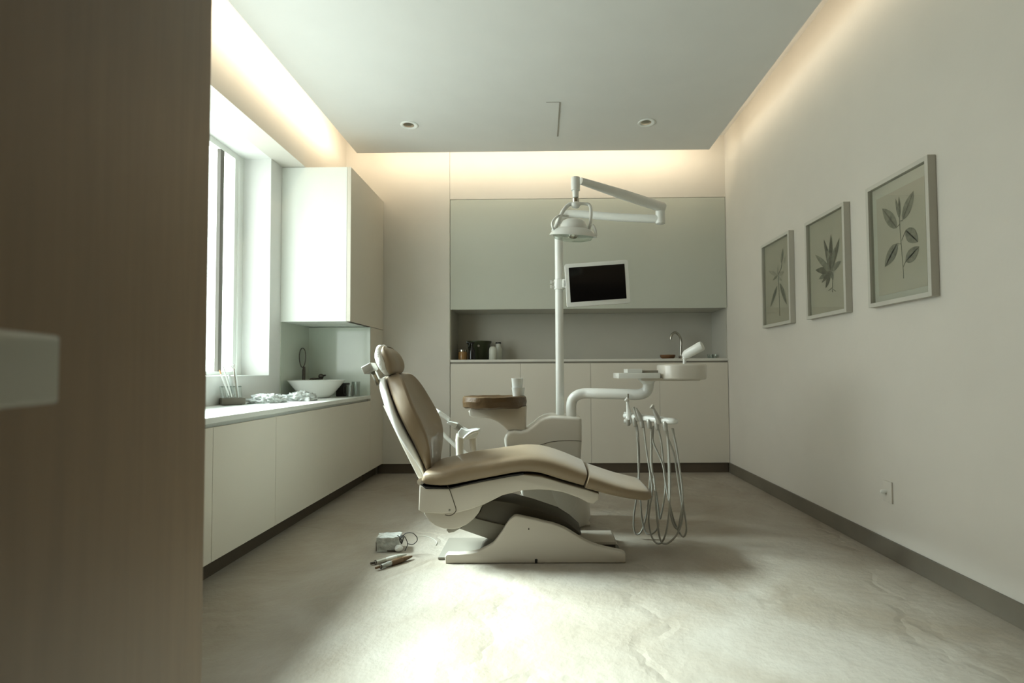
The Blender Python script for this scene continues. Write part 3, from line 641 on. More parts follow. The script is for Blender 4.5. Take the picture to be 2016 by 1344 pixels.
# six slots: hose down from the slot, low loop, back up under the bar
import itertools
slots = [0.12, 0.27, 0.42, 0.57, 0.72, 0.88]
hand = [(1, (1236, 787), 3.36, 'white'), (1, (1249, 801), 3.30, 'grey'), (1, None, 0, None), (0, None, 0, None), (1, (1285, 798), 3.16, 'grey'), (0, None, 0, None)]
M['hose'] = mat('grey_silicone_hose', (0.33, 0.32, 0.28), 0.45)
M['hand_grey'] = mat('satin_grey_metal', (0.42, 0.41, 0.37), 0.35, metal=0.4)
hosepts = [   # picture positions of each hose with depth from its slot down the loop and back
 ([(1252, 835), (1256, 880), (1257.5, 930), (1254, 985), (1248, 1020), (1247.5, 1042), (1252, 1051), (1260, 1048), (1268, 1030), (1276, 985), (1284, 920), (1288, 870), (1289, 840)], 3.28, 3.20),
 ([(1267, 835), (1272, 880), (1279, 925), (1284, 965), (1279, 1000), (1277, 1025), (1281, 1050), (1289, 1066), (1300, 1069), (1309, 1055), (1316, 1020), (1319, 970), (1318.5, 920), (1315, 860), (1312, 840)], 3.24, 3.06),
 ([(1281, 838), (1286, 870), (1296, 893), (1305, 915), (1309.5, 945), (1317, 985), (1327, 1025), (1337, 1047), (1345, 1056), (1350.5, 1048), (1351, 1030), (1346, 1000), (1342, 960), (1336, 915), (1328, 865), (1325, 843)], 3.18, 3.06),
 ([(1295, 839), (1302, 870), (1306, 910), (1310, 945), (1308, 980), (1300, 1020), (1297, 1005), (1292, 970), (1284, 925), (1283, 870), (1285, 840)], 3.12, 3.20),
 ([(1309, 841), (1315, 862), (1326, 890), (1333, 930), (1340, 975), (1344, 1010), (1340, 1035), (1330, 1055), (1318, 1067), (1308, 1070), (1300, 1062), (1295, 1035), (1291, 985), (1288, 940), (1283, 920), (1282, 850)], 3.06, 3.06),
 ([(1323, 843), (1331, 875), (1337, 915), (1342, 950), (1344, 985), (1339, 1020), (1334, 1040), (1325, 1030), (1319, 1000), (1317, 950), (1316, 900), (1313, 845)], 3.0, 3.08)]
hosepts[0] = ([(1252, 835), (1256, 880), (1257.5, 930), (1261, 985), (1264, 1020), (1270, 1045), (1277, 1051), (1287, 1048), (1296, 1035), (1293, 1015)], 3.28, 3.16)
hosepts.append(([(1254, 835), (1258, 880), (1258, 925), (1253, 980), (1248, 1015), (1248, 1040), (1253, 1051), (1262, 1047), (1270, 1025), (1277, 985), (1280, 930), (1285, 860), (1286, 838)], 3.27, 3.22))
for (pts, ya, yb) in hosepts:
    n_ = len(pts); b = MB()
    P_ = [at(x, y, ya+(yb-ya)*min(1, i/(n_*0.6))) for i, (x, y) in enumerate(pts)]
    for p_ in P_: p_.z = max(p_.z, 0.008)
    b.tube(spline(P_, 6), 0.0054, 10); b.build('hose', 'hose', hold, smooth=50)
for fr in slots:
    c = h_l+ux*L_*fr
    b = MB(); c2 = c - uy*0.026
    b.tube([c2+Vector((0, 0, -0.045)), c2+Vector((0, 0, -0.04)), c2+Vector((-0.004, 0, 0.005)), c2+Vector((-0.006, 0, 0.012))], [0.007, 0.012, 0.015, 0.010], 14); b.build('hose_connector', 'hand_grey', hold, smooth=45)
def handpiece(p_top, Y, fr, m_, neck):
    c = h_l+ux*L_*fr - uy*0.03 + Vector((0, 0, -0.005)); t_ = at(*p_top, Y); t_.y = c.y
    t_ = at(p_top[0], p_top[1], c.y)
    b = MB(); d_ = t_-c
    b.tube([c, c+d_*0.1, c+d_*0.45, c+d_*0.75, c+d_*0.9, c+d_], [0.011, 0.015, 0.014, 0.009, 0.007, 0.007], 16)
    if neck: b.tube([t_+Vector((-0.010, 0, -0.010)), t_+Vector((0.004, 0, 0.008))], 0.009, 14)
    b.build('handpiece', m_, hold, smooth=45)
handpiece((1234.5, 786), 3.3, 0.16, 'white', True)
handpiece((1247, 801), 3.3, 0.36, 'hand_grey', False)
handpiece((1252, 803), 3.3, 0.42, 'hand_grey', False)
handpiece((1285, 800), 3.1, 0.78, 'hand_grey', True)

# ------------------------------------------------------------------ assistant arm on the far side of the chair
ast = thing('assistant_arm', tuple(at(905, 850, 3.40)), 'slim white assistant arm with suction holders behind the backrest', 'instrument holder')
b = MB(); b.tube([at(866, 813, 3.42), at(885, 826, 3.42)], 0.014, 14); b.build('arm', 'white', ast, smooth=40)
b = MB(); b.prism(pl([(879, 832.5), (884, 829), (901, 834), (897, 843), (894, 842)], 3.37), Vector((0, 0.06, 0)), 0.003); b.build('arm_cuff', 'white', ast, smooth=40)
b = MB(); b.tube([at(897, 837, 3.40), at(908, 846, 3.40)], 0.022, 16); b.build('arm_joint', 'hand_grey', ast, smooth=40)
b = MB(); b.prism(pl([(901, 851), (908, 842), (918, 847), (935, 845), (942, 846), (943, 853), (936, 862), (915, 866), (903, 860)], 3.36), Vector((0, 0.09, 0)), 0.006, 3); b.build('holder_block', 'white', ast, smooth=40)
b = MB(); b.tube(spline([at(942, 847, 3.34), at(930, 850, 3.34), at(920, 857, 3.34), at(914, 863, 3.34)], 5), 0.010, 12); b.build('holder_lever', 'white', ast, smooth=40)
for x_, x2_, Y_, r_ in ((905, 905, 3.40, 0.027), (931, 934, 3.40, 0.024)):
    b = MB(); b.tube([at(x_, 853, Y_), at(x_, 864, Y_), at(x2_, 900, Y_), at(x2_, 925, Y_)], [r_*0.8, r_, r_*0.8, r_*0.8], 16); b.build('suction_hose', 'unit_white', ast, smooth=40)
b = MB(); b.tube([at(900, 860, 3.42), at(899, 925, 3.44)], 0.005, 10); b.build('suction_hose', 'white', ast, smooth=40)
# it hangs from a bracket on the unit
b = MB(); b.tube(spline([at(866, 813, 3.42), at(850, 806, 3.50), at(850, 830, 3.58), at(930, 900, 3.60), at(1010, 900, 3.60)], 6), 0.014, 12); b.build('support_arm', 'white', ast, smooth=40)
# ------------------------------------------------------------------ pictures on the right wall
M['picture_frame'] = mat('pale_wood_frame', (0.47, 0.455, 0.40), 0.5, var=0.04, vscale=10, stretch=(1, 1, .2))
M['paper'] = mat('aged_paper', (0.42, 0.385, 0.32), 0.8, var=0.05, vscale=3)
M['mount'] = mat('pale_mount_board', (0.46, 0.445, 0.39), 0.8)
M['ink_leaf'] = mat('grey_green_print', (0.205, 0.195, 0.155), 0.8, var=0.35, vscale=40)
M['ink_dark'] = mat('dark_green_print', (0.125, 0.115, 0.085), 0.8, var=0.35, vscale=40)
M['ink_pale'] = mat('pale_print', (0.33, 0.31, 0.26), 0.8, var=0.2, vscale=40)
M['picture_glass'] = glass_mat('picture_glass', (0.93, 0.94, 0.92), 0.03)
def cpx(x, y): return (1460+x/3.359, 280+y/3.36)
def picture(corners, label, leaves, stems, mountw=0.0, fw=0.022):
    XF = XR-0.040
    P = [atX(*c, XF) for c in corners]      # TL TR BR BL
    ya = (P[0].y+P[3].y)/2; yb = (P[1].y+P[2].y)/2; zt = (P[0].z+P[1].z)/2; zb = (P[2].z+P[3].z)/2
    t = thing('picture', (XR, (ya+yb)/2, (zt+zb)/2), label, 'picture', 'framed botanical prints on the right wall')
    b = MB()
    b.box((XF, yb, zb), (XR-0.001, yb+fw, zt), 0.0015); b.box((XF, ya-fw, zb), (XR-0.001, ya, zt), 0.0015)
    b.box((XF+0.0004, yb+fw, zt-fw), (XR-0.001, ya-fw, zt)); b.box((XF+0.0004, yb+fw, zb), (XR-0.001, ya-fw, zb+fw))
    b.build('picture_frame', 'picture_frame', t)
    XP = XR-0.014
    b = MB(); b.box((XP, yb+fw, zb+fw), (XR-0.004, ya-fw, zt-fw)); paper = b.build('paper', 'mount' if mountw else 'paper', t)
    if mountw:
        b = MB(); b.box((XP-0.0012, yb+fw+mountw, zb+fw+mountw), (XP-0.0002, ya-fw-mountw, zt-fw-mountw*1.6)); b.build('print_sheet', 'paper', paper)
    b = MB(); b.box((XF+0.012, yb+fw-0.002, zb+fw-0.002), (XF+0.014, ya-fw+0.002, zt-fw+0.002)); b.build('picture_glass', 'picture_glass', t)
    XI = XP-0.0022
    for mname in ('ink_leaf', 'ink_dark', 'ink_pale'):
        b = MB(); n_ = 0
        for (p0, p1, w, m_) in leaves:
            if m_ != mname: continue
            A = atX(*cpx(*p0), XI); Bq = atX(*cpx(*p1), XI); d = Bq-A; n2 = Vector((0, -d.z, d.y)).normalized(); w_ = w*0.0016
            L1, L2 = [], []
            for k in range(9):
                f = k/8; s_ = math.sin(PI*f**0.85)**0.8*w_
                L1.append(A+d*f+n2*s_); L2.append(A+d*f-n2*s_)
            XO = Vector((-0.0001*n_, 0, 0))
            vs = [b.bm.verts.new(p+XO) for p in L1[:-1]]+[b.bm.verts.new(Bq+XO)]+[b.bm.verts.new(p+XO) for p in reversed(L2[1:-1])]
            vs = [v for i_, v in enumerate(vs) if i_ == 0 or (v.co-vs[i_-1].co).length > 1e-6]
            b.bm.faces.new(vs); n_ += 1
        if n_: b.build('printed_leaves', mname, paper)
        else: b.bm.free()
    b = MB()
    for st in stems:
        b.tube(spline([atX(*cpx(*p), XI) for p in st], 5), 0.0014, 5)
    b.build('printed_stem', 'ink_leaf', paper)
picture([(1701, 374.6), (1826, 303), (1833.6, 583.6), (1711.6, 605)], 'largest looking framed botanical print, nearest to the camera, with six separate leaves on one stem',
 [((1028, 568), (930, 438), 20, 'ink_leaf'), ((1064, 515), (1138, 320), 19, 'ink_leaf'), ((1045, 505), (1018, 372), 7, 'ink_leaf'), ((1046, 495), (1040, 358), 6, 'ink_dark'),
  ((1084, 580), (1168, 658), 22, 'ink_leaf'), ((1030, 668), (947, 824), 22, 'ink_leaf'), ((1084, 790), (1176, 688), 21, 'ink_leaf'),
  ((1028, 568), (930, 438), 3, 'ink_dark'), ((1064, 515), (1138, 320), 2.5, 'ink_dark'), ((1084, 580), (1168, 658), 2.5, 'ink_dark'), ((1030, 668), (947, 824), 3, 'ink_dark'), ((1084, 790), (1176, 688), 2.5, 'ink_dark')],
 [[(1071, 900), (1064, 780), (1052, 640), (1044, 520), (1040, 440)], [(1046, 540), (1028, 560)], [(1050, 520), (1064, 515)], [(1058, 650), (1084, 585)], [(1052, 672), (1030, 668)], [(1066, 830), (1084, 790)]], mountw=0.035)
import random as _rd
_rd.seed(3)
mid = [((588, 850), p, w, m_) for p, w, m_ in [((543, 642), 11, 'ink_dark'), ((590, 608), 13, 'ink_dark'), ((647, 632), 13, 'ink_dark'), ((487, 745), 13, 'ink_leaf'), ((489, 845), 14, 'ink_dark'), ((510, 905), 12, 'ink_leaf'), ((556, 965), 12, 'ink_dark'), ((657, 785), 13, 'ink_leaf'), ((606, 910), 10, 'ink_leaf'), ((570, 700), 12, 'ink_leaf'), ((618, 690), 12, 'ink_leaf'), ((530, 790), 14, 'ink_leaf'), ((530, 930), 9, 'ink_dark'), ((580, 740), 8, 'ink_dark')]]
mid += [((560, 770), (606, 752), 7, 'ink_pale'), ((590, 755), (606, 800), 5, 'ink_pale'), ((598, 870), (575, 770), 2, 'ink_pale')]
picture([(1582, 442), (1659, 395.5), (1667, 616), (1588.6, 627)], 'middle one of the three framed botanical prints, with a dense dark leafy rosette', mid,
 [[(596, 860), (600, 930), (600, 992)], [(600, 960), (575, 980)], [(600, 970), (622, 985)]])
sm = [((236, 948), (190, 1092), 13, 'ink_leaf'), ((252, 930), (299, 1073), 15, 'ink_leaf'), ((240, 880), (178, 852), 10, 'ink_pale'), ((240, 880), (281, 856), 10, 'ink_pale'), ((240, 890), (240, 806), 9, 'ink_pale'), ((240, 880), (206, 912), 7, 'ink_leaf'),
      ((240, 890), (268, 915), 7, 'ink_pale'), ((262, 800), (274, 700), 12, 'ink_leaf'), ((278, 802), (292, 745), 8, 'ink_pale'), ((236, 948), (190, 1092), 2, 'ink_dark'), ((252, 930), (299, 1073), 2, 'ink_dark')]
picture([(1496, 485), (1551.7, 453), (1556.8, 636.6), (1501.7, 644.7)], 'framed botanical print nearest the back corner, with one pale flower and two long low leaves', sm,
 [[(252, 1147), (248, 1000), (240, 850)], [(240, 880), (262, 830), (266, 795)]])
# wall socket with a plug
A = atX(1741, 949, XR); Bq = atX(1759, 992, XR); yc = (A.y+Bq.y)/2
za, zb_ = atX(1757, 949.5, XR).z, atX(1760, 992, XR).z
t = thing('wall_socket', (XR, yc, (za+zb_)/2), 'white wall socket with a small plug low on the right wall', 'socket')
b = MB(); b.box((XR-0.009, Bq.y, zb_), (XR-0.0005, A.y, za), 0.002); b.build('face_plate', 'wall', t, smooth=40)
b = MB(); zc_ = (za+zb_)/2; b.lathe([(0.011, 0), (0.011, 0.022), (0.006, 0.028)], (XR-0.009, yc+0.01, zc_), (-1, 0, 0), 20); b.build('plug', 'white', t, smooth=40)

# ------------------------------------------------------------------ ceiling fittings
for (x, y, lab) in ((806, 246, 'left hand round white downlight in the dropped ceiling, nearer the window'), (1273, 241, 'round white downlight in the dropped ceiling nearer the right wall')):
    c = atZ(x, y, ZP); c.z = ZP
    t = thing('downlight', tuple(c), lab, 'downlight', 'downlights in the dropped ceiling')
    b = MB(); b.lathe([(0.050, 0.0), (0.072, 0.0), (0.073, -0.003), (0.068, -0.007), (0.054, -0.006), (0.050, -0.002)], c, (0, 0, 1), 36)
    b.build('trim_ring', 'frame_white', t, smooth=50)
    b = MB(); b.lathe([(0.0, -0.001), (0.049, -0.001), (0.040, -0.003), (0.022, -0.009), (0.0, -0.010)], c+Vector((-0.006, 0, 0)), (0, 0, 1), 30); b.build('lens', 'steel', t, smooth=50)
A = atZ(1088, 201, ZP); Bq = atZ(1098.5, 268, ZP)
t = thing('ceiling_access_slot', ((A.x+Bq.x)/2, (A.y+Bq.y)/2, ZP), 'narrow recessed access panel slot in the middle of the dropped ceiling', 'vent')
xa, xb = A.x, atZ(1101, 201, ZP).x
b = MB(); b.box((xa, A.y, ZP-0.0015), (xb, Bq.y, ZP-0.0002)); b.build('panel', 'ceiling', t)
b = MB(); b.box((xb, A.y, ZP-0.004), (xb+0.008, Bq.y, ZP-0.0002)); b.box((xa-0.05, A.y-0.003, ZP-0.0025), (xb, A.y, ZP-0.0002)); b.build('edge_strip', 'grey_plastic', t)

# ------------------------------------------------------------------ things on the window worktop
ZW = 0.7907
M['clear'] = glass_mat('clear_acrylic', (0.84, 0.87, 0.85), 0.14)
M['block'] = mat('dark_stone_block', (0.115, 0.10, 0.075), 0.5, var=0.1, vscale=20)
M['wrap_clear'] = mat('crumpled_clear_film', (0.74, 0.77, 0.74), 0.22, bump=0.6, bscale=10, trans=0.35)
M['ceramic'] = mat('white_ceramic', (0.76, 0.77, 0.74), 0.18, coat=0.5, var=0.01)
M['clear_glass'] = mat('drinking_glass', (0.90, 0.93, 0.91), 0.04, trans=0.96, var=0.0)
bc = Vector((at(457.5, 795, 3.56).x, 3.56, ZW)); SY_ = 0.10
rz = Matrix.Rotation(math.radians(38), 4, 'Z')
def rbox(b, lo, hi, c, R, bev=0.0):
    n0 = len(b.bm.verts); b.bm.verts.ensure_lookup_table(); old = set(b.bm.verts)
    b.box(lo, hi, bev)
    for v in b.bm.verts:
        if v not in old: v.co = (R @ v.co) + c
    return b
stand = thing('instrument_stand', tuple(bc), 'clear ribbed instrument stand on a dark square block beside the window', 'stand')
b = MB(); rbox(b, (-0.068, -0.062, 0.004), (0.068, 0.062, 0.046), bc, rz, 0.003); rbox(b, (-0.05, -0.045, 0), (0.05, 0.045, 0.005), bc, rz); b.build('block', 'block', stand, smooth=40)
b = MB()
for k in range(5):
    x_ = -0.052+0.026*k; b.tube([(rz @ Vector((x_-0.004, 0.0, 0.047)))+bc, (rz @ Vector((x_-0.014, 0, 0.125)))+bc], 0.0115, 14)
rbox(b, (-0.066, -0.02, 0.118), (0.05, 0.02, 0.124), bc, rz)
b.build('tube_rack', 'clear', stand, smooth=40)
tools = [((432, 728), (446, 765), 0.006, 'wooden_tip', 'slim white instrument with an orange tip, leftmost in the clear stand'),
         ((439, 719), (452, 765), 0.005, 'white', 'tall white brush leaning left in the clear stand'),
         ((459, 717), (465, 765), 0.005, 'steel', 'looped metal instrument standing upright in the clear stand'),
         ((464, 719), (468, 766), 0.004, 'white', 'thin white instrument just right of the looped one in the clear stand'),
         ((451, 737), (458, 766), 0.010, 'wrap_clear', 'short wide clear wrapped instrument in the middle of the clear stand')]
M['wooden_tip'] = mat('pale_orange_wood', (0.62, 0.36, 0.17), 0.5)
for i, (p0, p1, r_, m_, lab) in enumerate(tools):
    yy = 3.40+SY_+0.015*i
    a0 = at(*p0, yy); a1 = at(*p1, yy)
    a1 = a0+(a1-a0)*1.35
    t = thing('dental_instrument', tuple(a1), lab, 'instrument', 'instruments in the clear stand')
    b = MB(); b.tube([a1, a1.lerp(a0, 0.5), a1.lerp(a0, 0.86)], [r_*0.7, r_, r_*0.9], 10); b.build('shaft', 'white' if m_ == 'wooden_tip' else m_, t, smooth=50)
    b = MB()
    if m_ == 'steel': b.tube(spline([a0.lerp(a1, 0.16), a0+Vector((-0.012, 0, -0.012)), a0, a0+Vector((0.012, 0, -0.014)), a0.lerp(a1, 0.3)], 5), 0.0025, 8)
    else: b.tube([a1.lerp(a0, 0.84), a0], [r_*0.95, r_*0.6], 10)
    b.build('tip', m_, t, smooth=50)
# crumpled film
def crumple(name, cx, cy, hx, hy, hz, seed, label, rot=0):
    b = MB(); bm = b.bm
    g = bmesh.ops.create_icosphere(bm, subdivisions=5, radius=1)
    R = Matrix.Rotation(rot, 4, 'Z')
    for v in bm.verts:
        p = v.co.copy(); q = p*2.2+Vector((seed, 0, 0))
        rdg = abs(noise.noise(q))+0.5*abs(noise.noise(q*2.3))+0.25*abs(noise.noise(q*5))
        s_ = 0.78+0.55*rdg+0.12*noise.noise(p*1.2+Vector((0, seed, 0)))
        p = p*s_
        z_ = max(p.z, -0.12)+0.12
        v.co = (R @ Vector((p.x*hx, p.y*hy, z_*hz))) + Vector((cx, cy, ZW+0.0005))
    return tag(b.build(name, 'wrap_clear', None, smooth=25), label, 'plastic wrap', 'crumpled film packs on the worktop')
crumple('plastic_wrap', at(525, 788, 3.80).x, 3.80, 0.115, 0.13, 0.055, 3.1, 'left half of the crumpled clear plastic film on the worktop, nearer the instrument stand', 0.2)
crumple('plastic_wrap', at(592, 786, 4.06).x, 4.06, 0.11, 0.115, 0.060, 7.7, 'right half of the crumpled clear plastic film, just in front of the vessel basin', -0.5)
# vessel basin
vc = Vector((at(623, 785, 4.50).x, 4.50, ZW))
t = thing('vessel_basin', tuple(vc), 'white conical vessel basin on the worktop under the wall cabinet', 'basin')
b = MB(); b.lathe([(0.085, 0.0), (0.105, 0.004), (0.135, 0.03), (0.185, 0.09), (0.222, 0.140), (0.232, 0.148), (0.226, 0.150), (0.212, 0.140), (0.17, 0.09), (0.12, 0.04), (0.06, 0.022), (0.0, 0.02)], vc, seg=56); b.build('bowl', 'ceramic', t, smooth=60)
b = MB(); b.lathe([(0.025, 0.0), (0.025, 0.005), (0.0, 0.006)], vc+Vector((0, 0, 0.021)), seg=20); b.build('drain', 'steel', t, smooth=40)
# low tap behind it
tp = Vector((at(632, 745, 4.80).x, 4.80, ZW))
t = thing('tap', tuple(tp), 'dark metal tap with a stubby lever behind the vessel basin', 'tap')
b = MB(); b.tube([tp, tp+Vector((0, 0, 0.16))], 0.018, 18); b.tube(spline([tp+Vector((0, 0, 0.150)), tp+Vector((-0.02, -0.04, 0.158)), tp+Vector((-0.05, -0.09, 0.155)), tp+Vector((-0.055, -0.10, 0.140))], 5), 0.010, 12); b.build('spout', 'dark_metal', t, smooth=45)
b = MB(); b.ball(tp+Vector((0.0, 0, 0.178)), 0.024, 16); b.tube([tp+Vector((0.0, 0, 0.18)), tp+Vector((0.045, -0.01, 0.188))], 0.007, 10); b.build('lever', 'dark_metal', t, smooth=50)
# hand mirror leaning in the corner
m0 = at(598, 749, 4.66); m0.z = ZW
t = thing('hand_mirror', tuple(m0), 'oval black handled hand mirror standing against the splashback behind the basin', 'mirror')
hz = at(598, 724, 4.66).z
b = MB(); b.tube([Vector((m0.x, 4.66, ZW+0.001)), Vector((m0.x, 4.66, ZW+0.03)), Vector((m0.x, 4.66, hz-0.02)), Vector((m0.x, 4.665, hz+0.01))], [0.014, 0.012, 0.014, 0.010], 12)
mc = at(595.5, 704, 4.66); rx = 0.036; rzz = 0.084
ring = [mc+Vector((rx*math.cos(a)*(1.0+0.10*math.sin(a)), -rx*0.5*math.cos(a), rzz*math.sin(a))) for a in [2*PI*k/40 for k in range(41)]]
b.tube(ring, 0.0042, 10, cap=False); b.build('frame', 'dark_metal', t, smooth=45)
b = MB(); b.bm.faces.new([b.bm.verts.new(p) for p in ring[:-1]])
bmesh.ops.solidify(b.bm, geom=b.bm.faces[:], thickness=0.002); M['mirror'] = mat('mirror_glass', (0.75, 0.75, 0.72), 0.04, metal=1.0, var=0.0); b.build('mirror_glass', 'mirror', t)
# dark box, mug, glass
bx0 = at(666, 783, 4.66); b = MB(); b.box((at(661, 780, 4.74).x, 4.74, ZW), (at(681, 780, 4.74).x, 4.84, ZW+0.118), 0.004); t = b.build('storage_box', 'black_matte'); tag(t, 'small black box half hidden behind the right side of the vessel basin', 'box')
mg = Vector((at(686, 780, 4.66).x, 4.66, ZW)); 
t = thing('glass_mug', tuple(mg), 'clear glass mug with a dark handle beside the black box', 'mug')
b = MB(); b.lathe([(0.030, 0.0), (0.031, 0.09), (0.032, 0.105), (0.0295, 0.105), (0.0285, 0.006), (0.0, 0.006)], mg+Vector((0.012, 0, 0)), seg=32); b.build('body', 'clear', t, smooth=50)
b = MB(); b.tube(spline([mg+Vector((-0.018, -0.012, 0.09)), mg+Vector((-0.030, -0.03, 0.085)), mg+Vector((-0.030, -0.03, 0.03)), mg+Vector((-0.018, -0.012, 0.02))], 5), 0.0045, 10); b.build('handle', 'black_matte', t, smooth=50)
gl = Vector((at(694, 780, 4.80).x, 4.80, ZW)); b = MB(); b.lathe([(0.034, 0.0), (0.037, 0.13), (0.0345, 0.13), (0.032, 0.006), (0.0, 0.006)], gl+Vector((0.03, 0, 0)), seg=32)
tag(b.build('drinking_glass', 'clear', None, smooth=50), 'tall clear drinking glass against the green grey splashback', 'glass')

# ------------------------------------------------------------------ things in the back niche
ZB = 1.1225
M['amber'] = mat('amber_glass', (0.35, 0.19, 0.07), 0.12, trans=0.3)
M['green_dark'] = mat('dark_green_enamel', (0.030, 0.036, 0.014), 0.35)
M['bottle_white'] = mat('milky_plastic', (0.50, 0.51, 0.45), 0.35)
M['wood'] = mat('red_brown_wood', (0.16, 0.075, 0.03), 0.45, var=0.3, vscale=8, stretch=(1, 1, 4))
def onb(px, Y): p = at(px, 700, Y); p.z = ZB; return p
c = onb(911, 5.47); t = thing('amber_jar', tuple(c), 'small amber glass jar with a shiny label at the left end of the niche', 'jar')
b = MB(); b.lathe([(0.045, 0), (0.047, 0.01), (0.047, 0.075), (0.040, 0.085)], c, seg=32); b.build('jar_body', 'amber', t, smooth=40)
b = MB(); b.lathe([(0.041, 0.085), (0.043, 0.087), (0.043, 0.104), (0.038, 0.106)], c, seg=32); b.build('lid', 'steel', t, smooth=40)
c = onb(943, 5.60); t = thing('green_bucket', tuple(c), 'dark green bucket with a flared rim in the left of the niche', 'bucket')
b = MB(); b.lathe([(0.098, 0), (0.100, 0.004), (0.118, 0.165), (0.132, 0.185), (0.132, 0.198), (0.120, 0.198), (0.112, 0.17), (0.094, 0.01), (0, 0.01)], c, seg=44); b.build('bucket_body', 'green_dark', t, smooth=40)
b = MB(); b.lathe([(0.012, 0), (0.012, 0.004), (0.0, 0.006)], c+Vector((0.01, -0.117, 0.145)), (0, -1, 0.1), 20); b.build('round_badge', 'grey_plastic', t, smooth=40)
c = onb(929, 5.39); t = thing('spray_bottle', tuple(c), 'black spray bottle in front of the dark green bucket', 'bottle')
b = MB(); b.lathe([(0.035, 0), (0.036, 0.01), (0.034, 0.08), (0.026, 0.115), (0.014, 0.135), (0.013, 0.165)], c, seg=28); b.build('bottle_body', 'black', t, smooth=45)
b = MB(); b.prism([c+Vector((-0.055, -0.012, 0.185)), c+Vector((0.032, -0.012, 0.175)), c+Vector((0.016, -0.012, 0.160)), c+Vector((-0.016, -0.012, 0.160)), c+Vector((-0.026, -0.012, 0.130)), c+Vector((-0.034, -0.012, 0.130)), c+Vector((-0.028, -0.012, 0.168)), c+Vector((-0.055, -0.012, 0.174))], Vector((0, 0.024, 0)), 0.003); b.build('spray_head', 'black', t, smooth=40)
c = onb(970.5, 5.46); b = MB(); b.lathe([(0.036, 0), (0.040, 0.006), (0.041, 0.10), (0.034, 0.125), (0.018, 0.137), (0.0, 0.139)], c, seg=32)
tag(b.build('white_bottle', 'bottle_white', None, smooth=45), 'rounded white bottle without a neck right of the green bucket', 'bottle')
c = onb(981, 5.60); t = thing('white_bottle', tuple(c), 'white bottle with a black cap at the right of the niche group', 'bottle')
b = MB(); b.lathe([(0.036, 0), (0.038, 0.006), (0.038, 0.12), (0.028, 0.135), (0.026, 0.138), (0.026, 0.172)], c, seg=32); b.build('bottle_body', 'bottle_white', t, smooth=45)
b = MB(); b.lathe([(0.028, 0.172), (0.030, 0.174), (0.030, 0.186), (0.026, 0.188)], c, seg=28); b.build('cap', 'black', t, smooth=45)
c = onb(1340, 5.62); t = thing('gooseneck_tap', tuple(c), 'dark chrome gooseneck tap at the right end of the niche', 'tap')
b = MB(); yy = 5.62
b.tube(spline([Vector((c.x, yy, ZB)), at(1340.5, 690, yy), at(1341, 672, yy), at(1338, 662, yy), at(1333, 656, yy), at(1328, 654.5, yy), at(1323.5, 657.5, yy), at(1321, 663, yy), at(1320.5, 668, yy)], 6), 0.0125, 14); b.build('spout', 'steel', t, smooth=45)
b = MB(); b.lathe([(0.022, 0), (0.022, 0.03), (0.016, 0.035)], c, seg=20); b.tube([c+Vector((0.018, 0, 0.045)), c+Vector((0.06, -0.01, 0.075))], 0.006, 10); b.build('lever', 'steel', t, smooth=45)
c = onb(1314.5, 5.52); b = MB(); b.lathe([(0.055, 0), (0.062, 0.003), (0.076, 0.022), (0.078, 0.042), (0.072, 0.042), (0.066, 0.022), (0.05, 0.01), (0, 0.01)], c, seg=40)
tag(b.build('wooden_bowl', 'wood', None, smooth=50), 'small dark brown wooden bowl beside the gooseneck tap', 'bowl')
for px_, r_, lab in ((1398, 0.030, 'left small clear glass cup at the far right of the niche'), (1407, 0.026, 'right small clear glass cup, next to the niche side wall')):
    c = onb(px_, 5.55+0.02*(px_ > 1400)); b = MB(); b.lathe([(r_*0.8, 0), (r_*0.82, 0.002), (r_, 0.045), (r_*0.92, 0.045), (r_*0.74, 0.005), (0, 0.005)], c, seg=28)
    tag(b.build('glass_cup', 'clear', None, smooth=50), lab, 'cup', 'glass cups in the niche')

# ------------------------------------------------------------------ things on the floor
M['film_floor'] = mat('clear_packaging_film', (0.62, 0.63, 0.59), 0.2, bump=0.9, bscale=30, var=0.25, vscale=30, trans=0.25)
M['brown_body'] = mat('brown_plastic', (0.13, 0.075, 0.035), 0.35)
def onf(px, py, z=0.0): return atZ(px, py, z)
fb = onf(762, 1087)
pk = thing('instrument_package', tuple(fb), 'crinkled clear plastic box with a black cable lying on the floor', 'box')
b = MB(); R = Matrix.Rotation(math.radians(8), 4, 'Z')
g = bmesh.ops.create_cube(b.bm, size=1)
bmesh.ops.subdivide_edges(b.bm, edges=b.bm.edges[:], cuts=9, use_grid_fill=True)
for v in b.bm.verts: v.co = (R @ Vector((v.co.x*0.128, v.co.y*0.10, v.co.z*0.078))) + fb + Vector((-0.002, 0.055, 0.0415))
b.noise(0.006, 45, 2)
for v in b.bm.verts: v.co.z = max(v.co.z, 0.001)
b.build('film_box', 'film_floor', pk, smooth=22)
b = MB(); c = fb+Vector((0, 0.06, 0)); b.box((c.x-0.045, c.y-0.056, 0.003), (c.x+0.05, c.y-0.050, 0.010)); b.box((c.x-0.066, c.y-0.05, 0.003), (c.x-0.060, c.y+0.03, 0.055)); b.build('dark_edging', 'dark_metal', pk)
b = MB()
cab = [(782, 1054), (790, 1056), (800, 1049), (812, 1049), (820, 1056), (821, 1064), (813, 1071), (803, 1070)]
b.tube(spline([at(x, y, 2.99) if y < 1060 else at(x, y, 2.99) for x, y in cab], 6), 0.0024, 8)
cab2 = [(788, 1056), (794, 1054), (800, 1062), (802, 1072), (797, 1084)]
b.tube(spline([at(x, y, 2.96) for x, y in cab2], 6), 0.0024, 8)
cab3 = [(786, 1057), (791, 1064), (790, 1069), (787, 1060), (794, 1057), (791, 1070)]
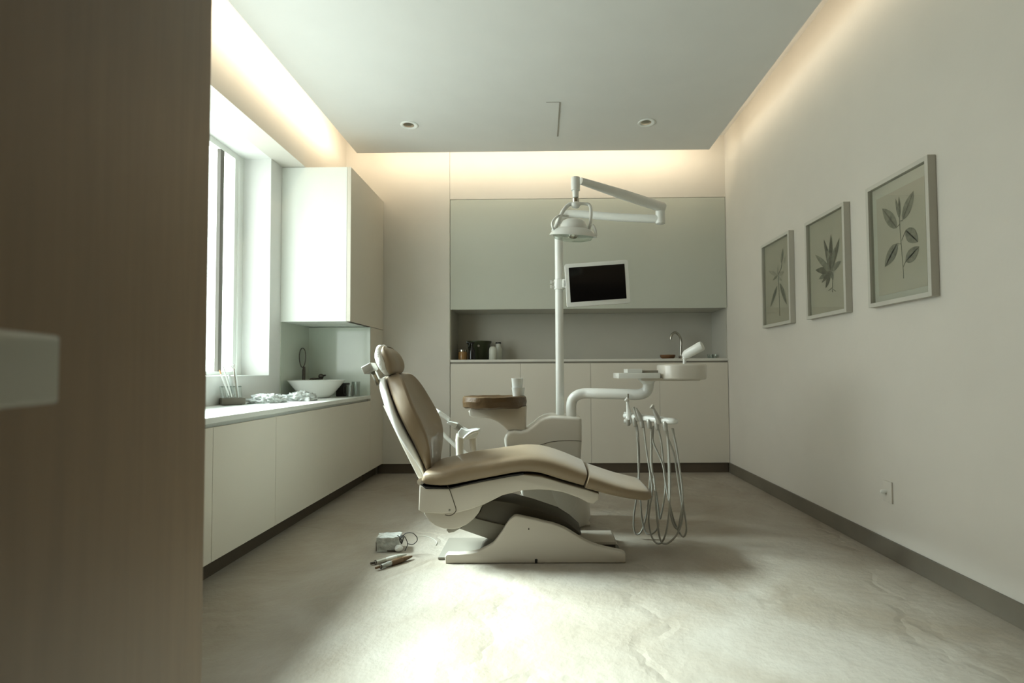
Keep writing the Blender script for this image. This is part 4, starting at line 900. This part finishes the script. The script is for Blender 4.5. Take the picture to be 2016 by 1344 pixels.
b.tube(spline([at(x, y, 2.98) for x, y in cab3], 6), 0.0030, 8)
for v in b.bm.verts: v.co.z = max(v.co.z, 0.003)
b.build('cable', 'black_matte', pk, smooth=50)
b = MB(); wc = [(822, 1056), (838, 1055), (852, 1060), (860, 1067), (858, 1073)]
b.tube(spline([onf(x, y, 0.0025) for x, y in wc], 6), 0.0016, 8); tag(b.build('thin_cord', 'bottle_white', None, smooth=50), 'thin pale cord curling on the floor left of the chair base', 'cord')
def syringe(p0, p1, label, cols, r=0.010):
    a0 = onf(*p0, r+0.001); a1 = onf(*p1, r+0.001); d = a1-a0
    t = thing('syringe', tuple(a0), label, 'syringe', 'syringes lying on the floor'); t.location.z = 0
    nm = ['tip', 'barrel', 'grip', 'end_cap']; st = [0, .12, .42, .72, 1.0]; rr = [(0.0065, 0.006), (0.7*r, r), (r*1.15, r*1.2), (r*1.1, r*0.4)]
    for k in range(4):
        b = MB(); A_ = a0+d*st[k]; B_ = a0+d*st[k+1]
        b.tube([A_, A_+(B_-A_)*0.08, A_+(B_-A_)*0.92, B_], [rr[k][0]*0.8, rr[k][0], rr[k][1], rr[k][1]*0.8], 16)
        b.build(nm[k], cols[k], t, smooth=45)
    b = MB(); A_ = a0+d*0.13; b.lathe([(0.0, 0), (0.012, 0), (0.012, 0.004), (0, 0.004)], A_, d, 16); b.build('finger_ring', 'dark_metal', t, smooth=40)
syringe((729, 1109), (800, 1091), 'clear and white syringe on the floor, the one nearer the plastic box', ['dark_metal', 'bottle_white', 'white', 'bottle_white'], 0.010)
syringe((739, 1118), (811, 1095), 'dark brown bodied syringe on the floor, farthest from the plastic box', ['brown_body', 'film_floor', 'brown_body', 'brown_body'], 0.013)
c = onf(784, 1087); b = MB(); b.ball(c+Vector((0, 0.012, 0.019)), 0.022, 20, (1.1, .9, .82)); M['cotton'] = mat('cotton', (0.8, 0.8, 0.77), 0.95, bump=0.6, bscale=60)
tag(b.noise(0.003, 40).build('cotton_ball', 'cotton', None, smooth=60), 'white cotton ball between the plastic box and the syringes', 'cotton ball')
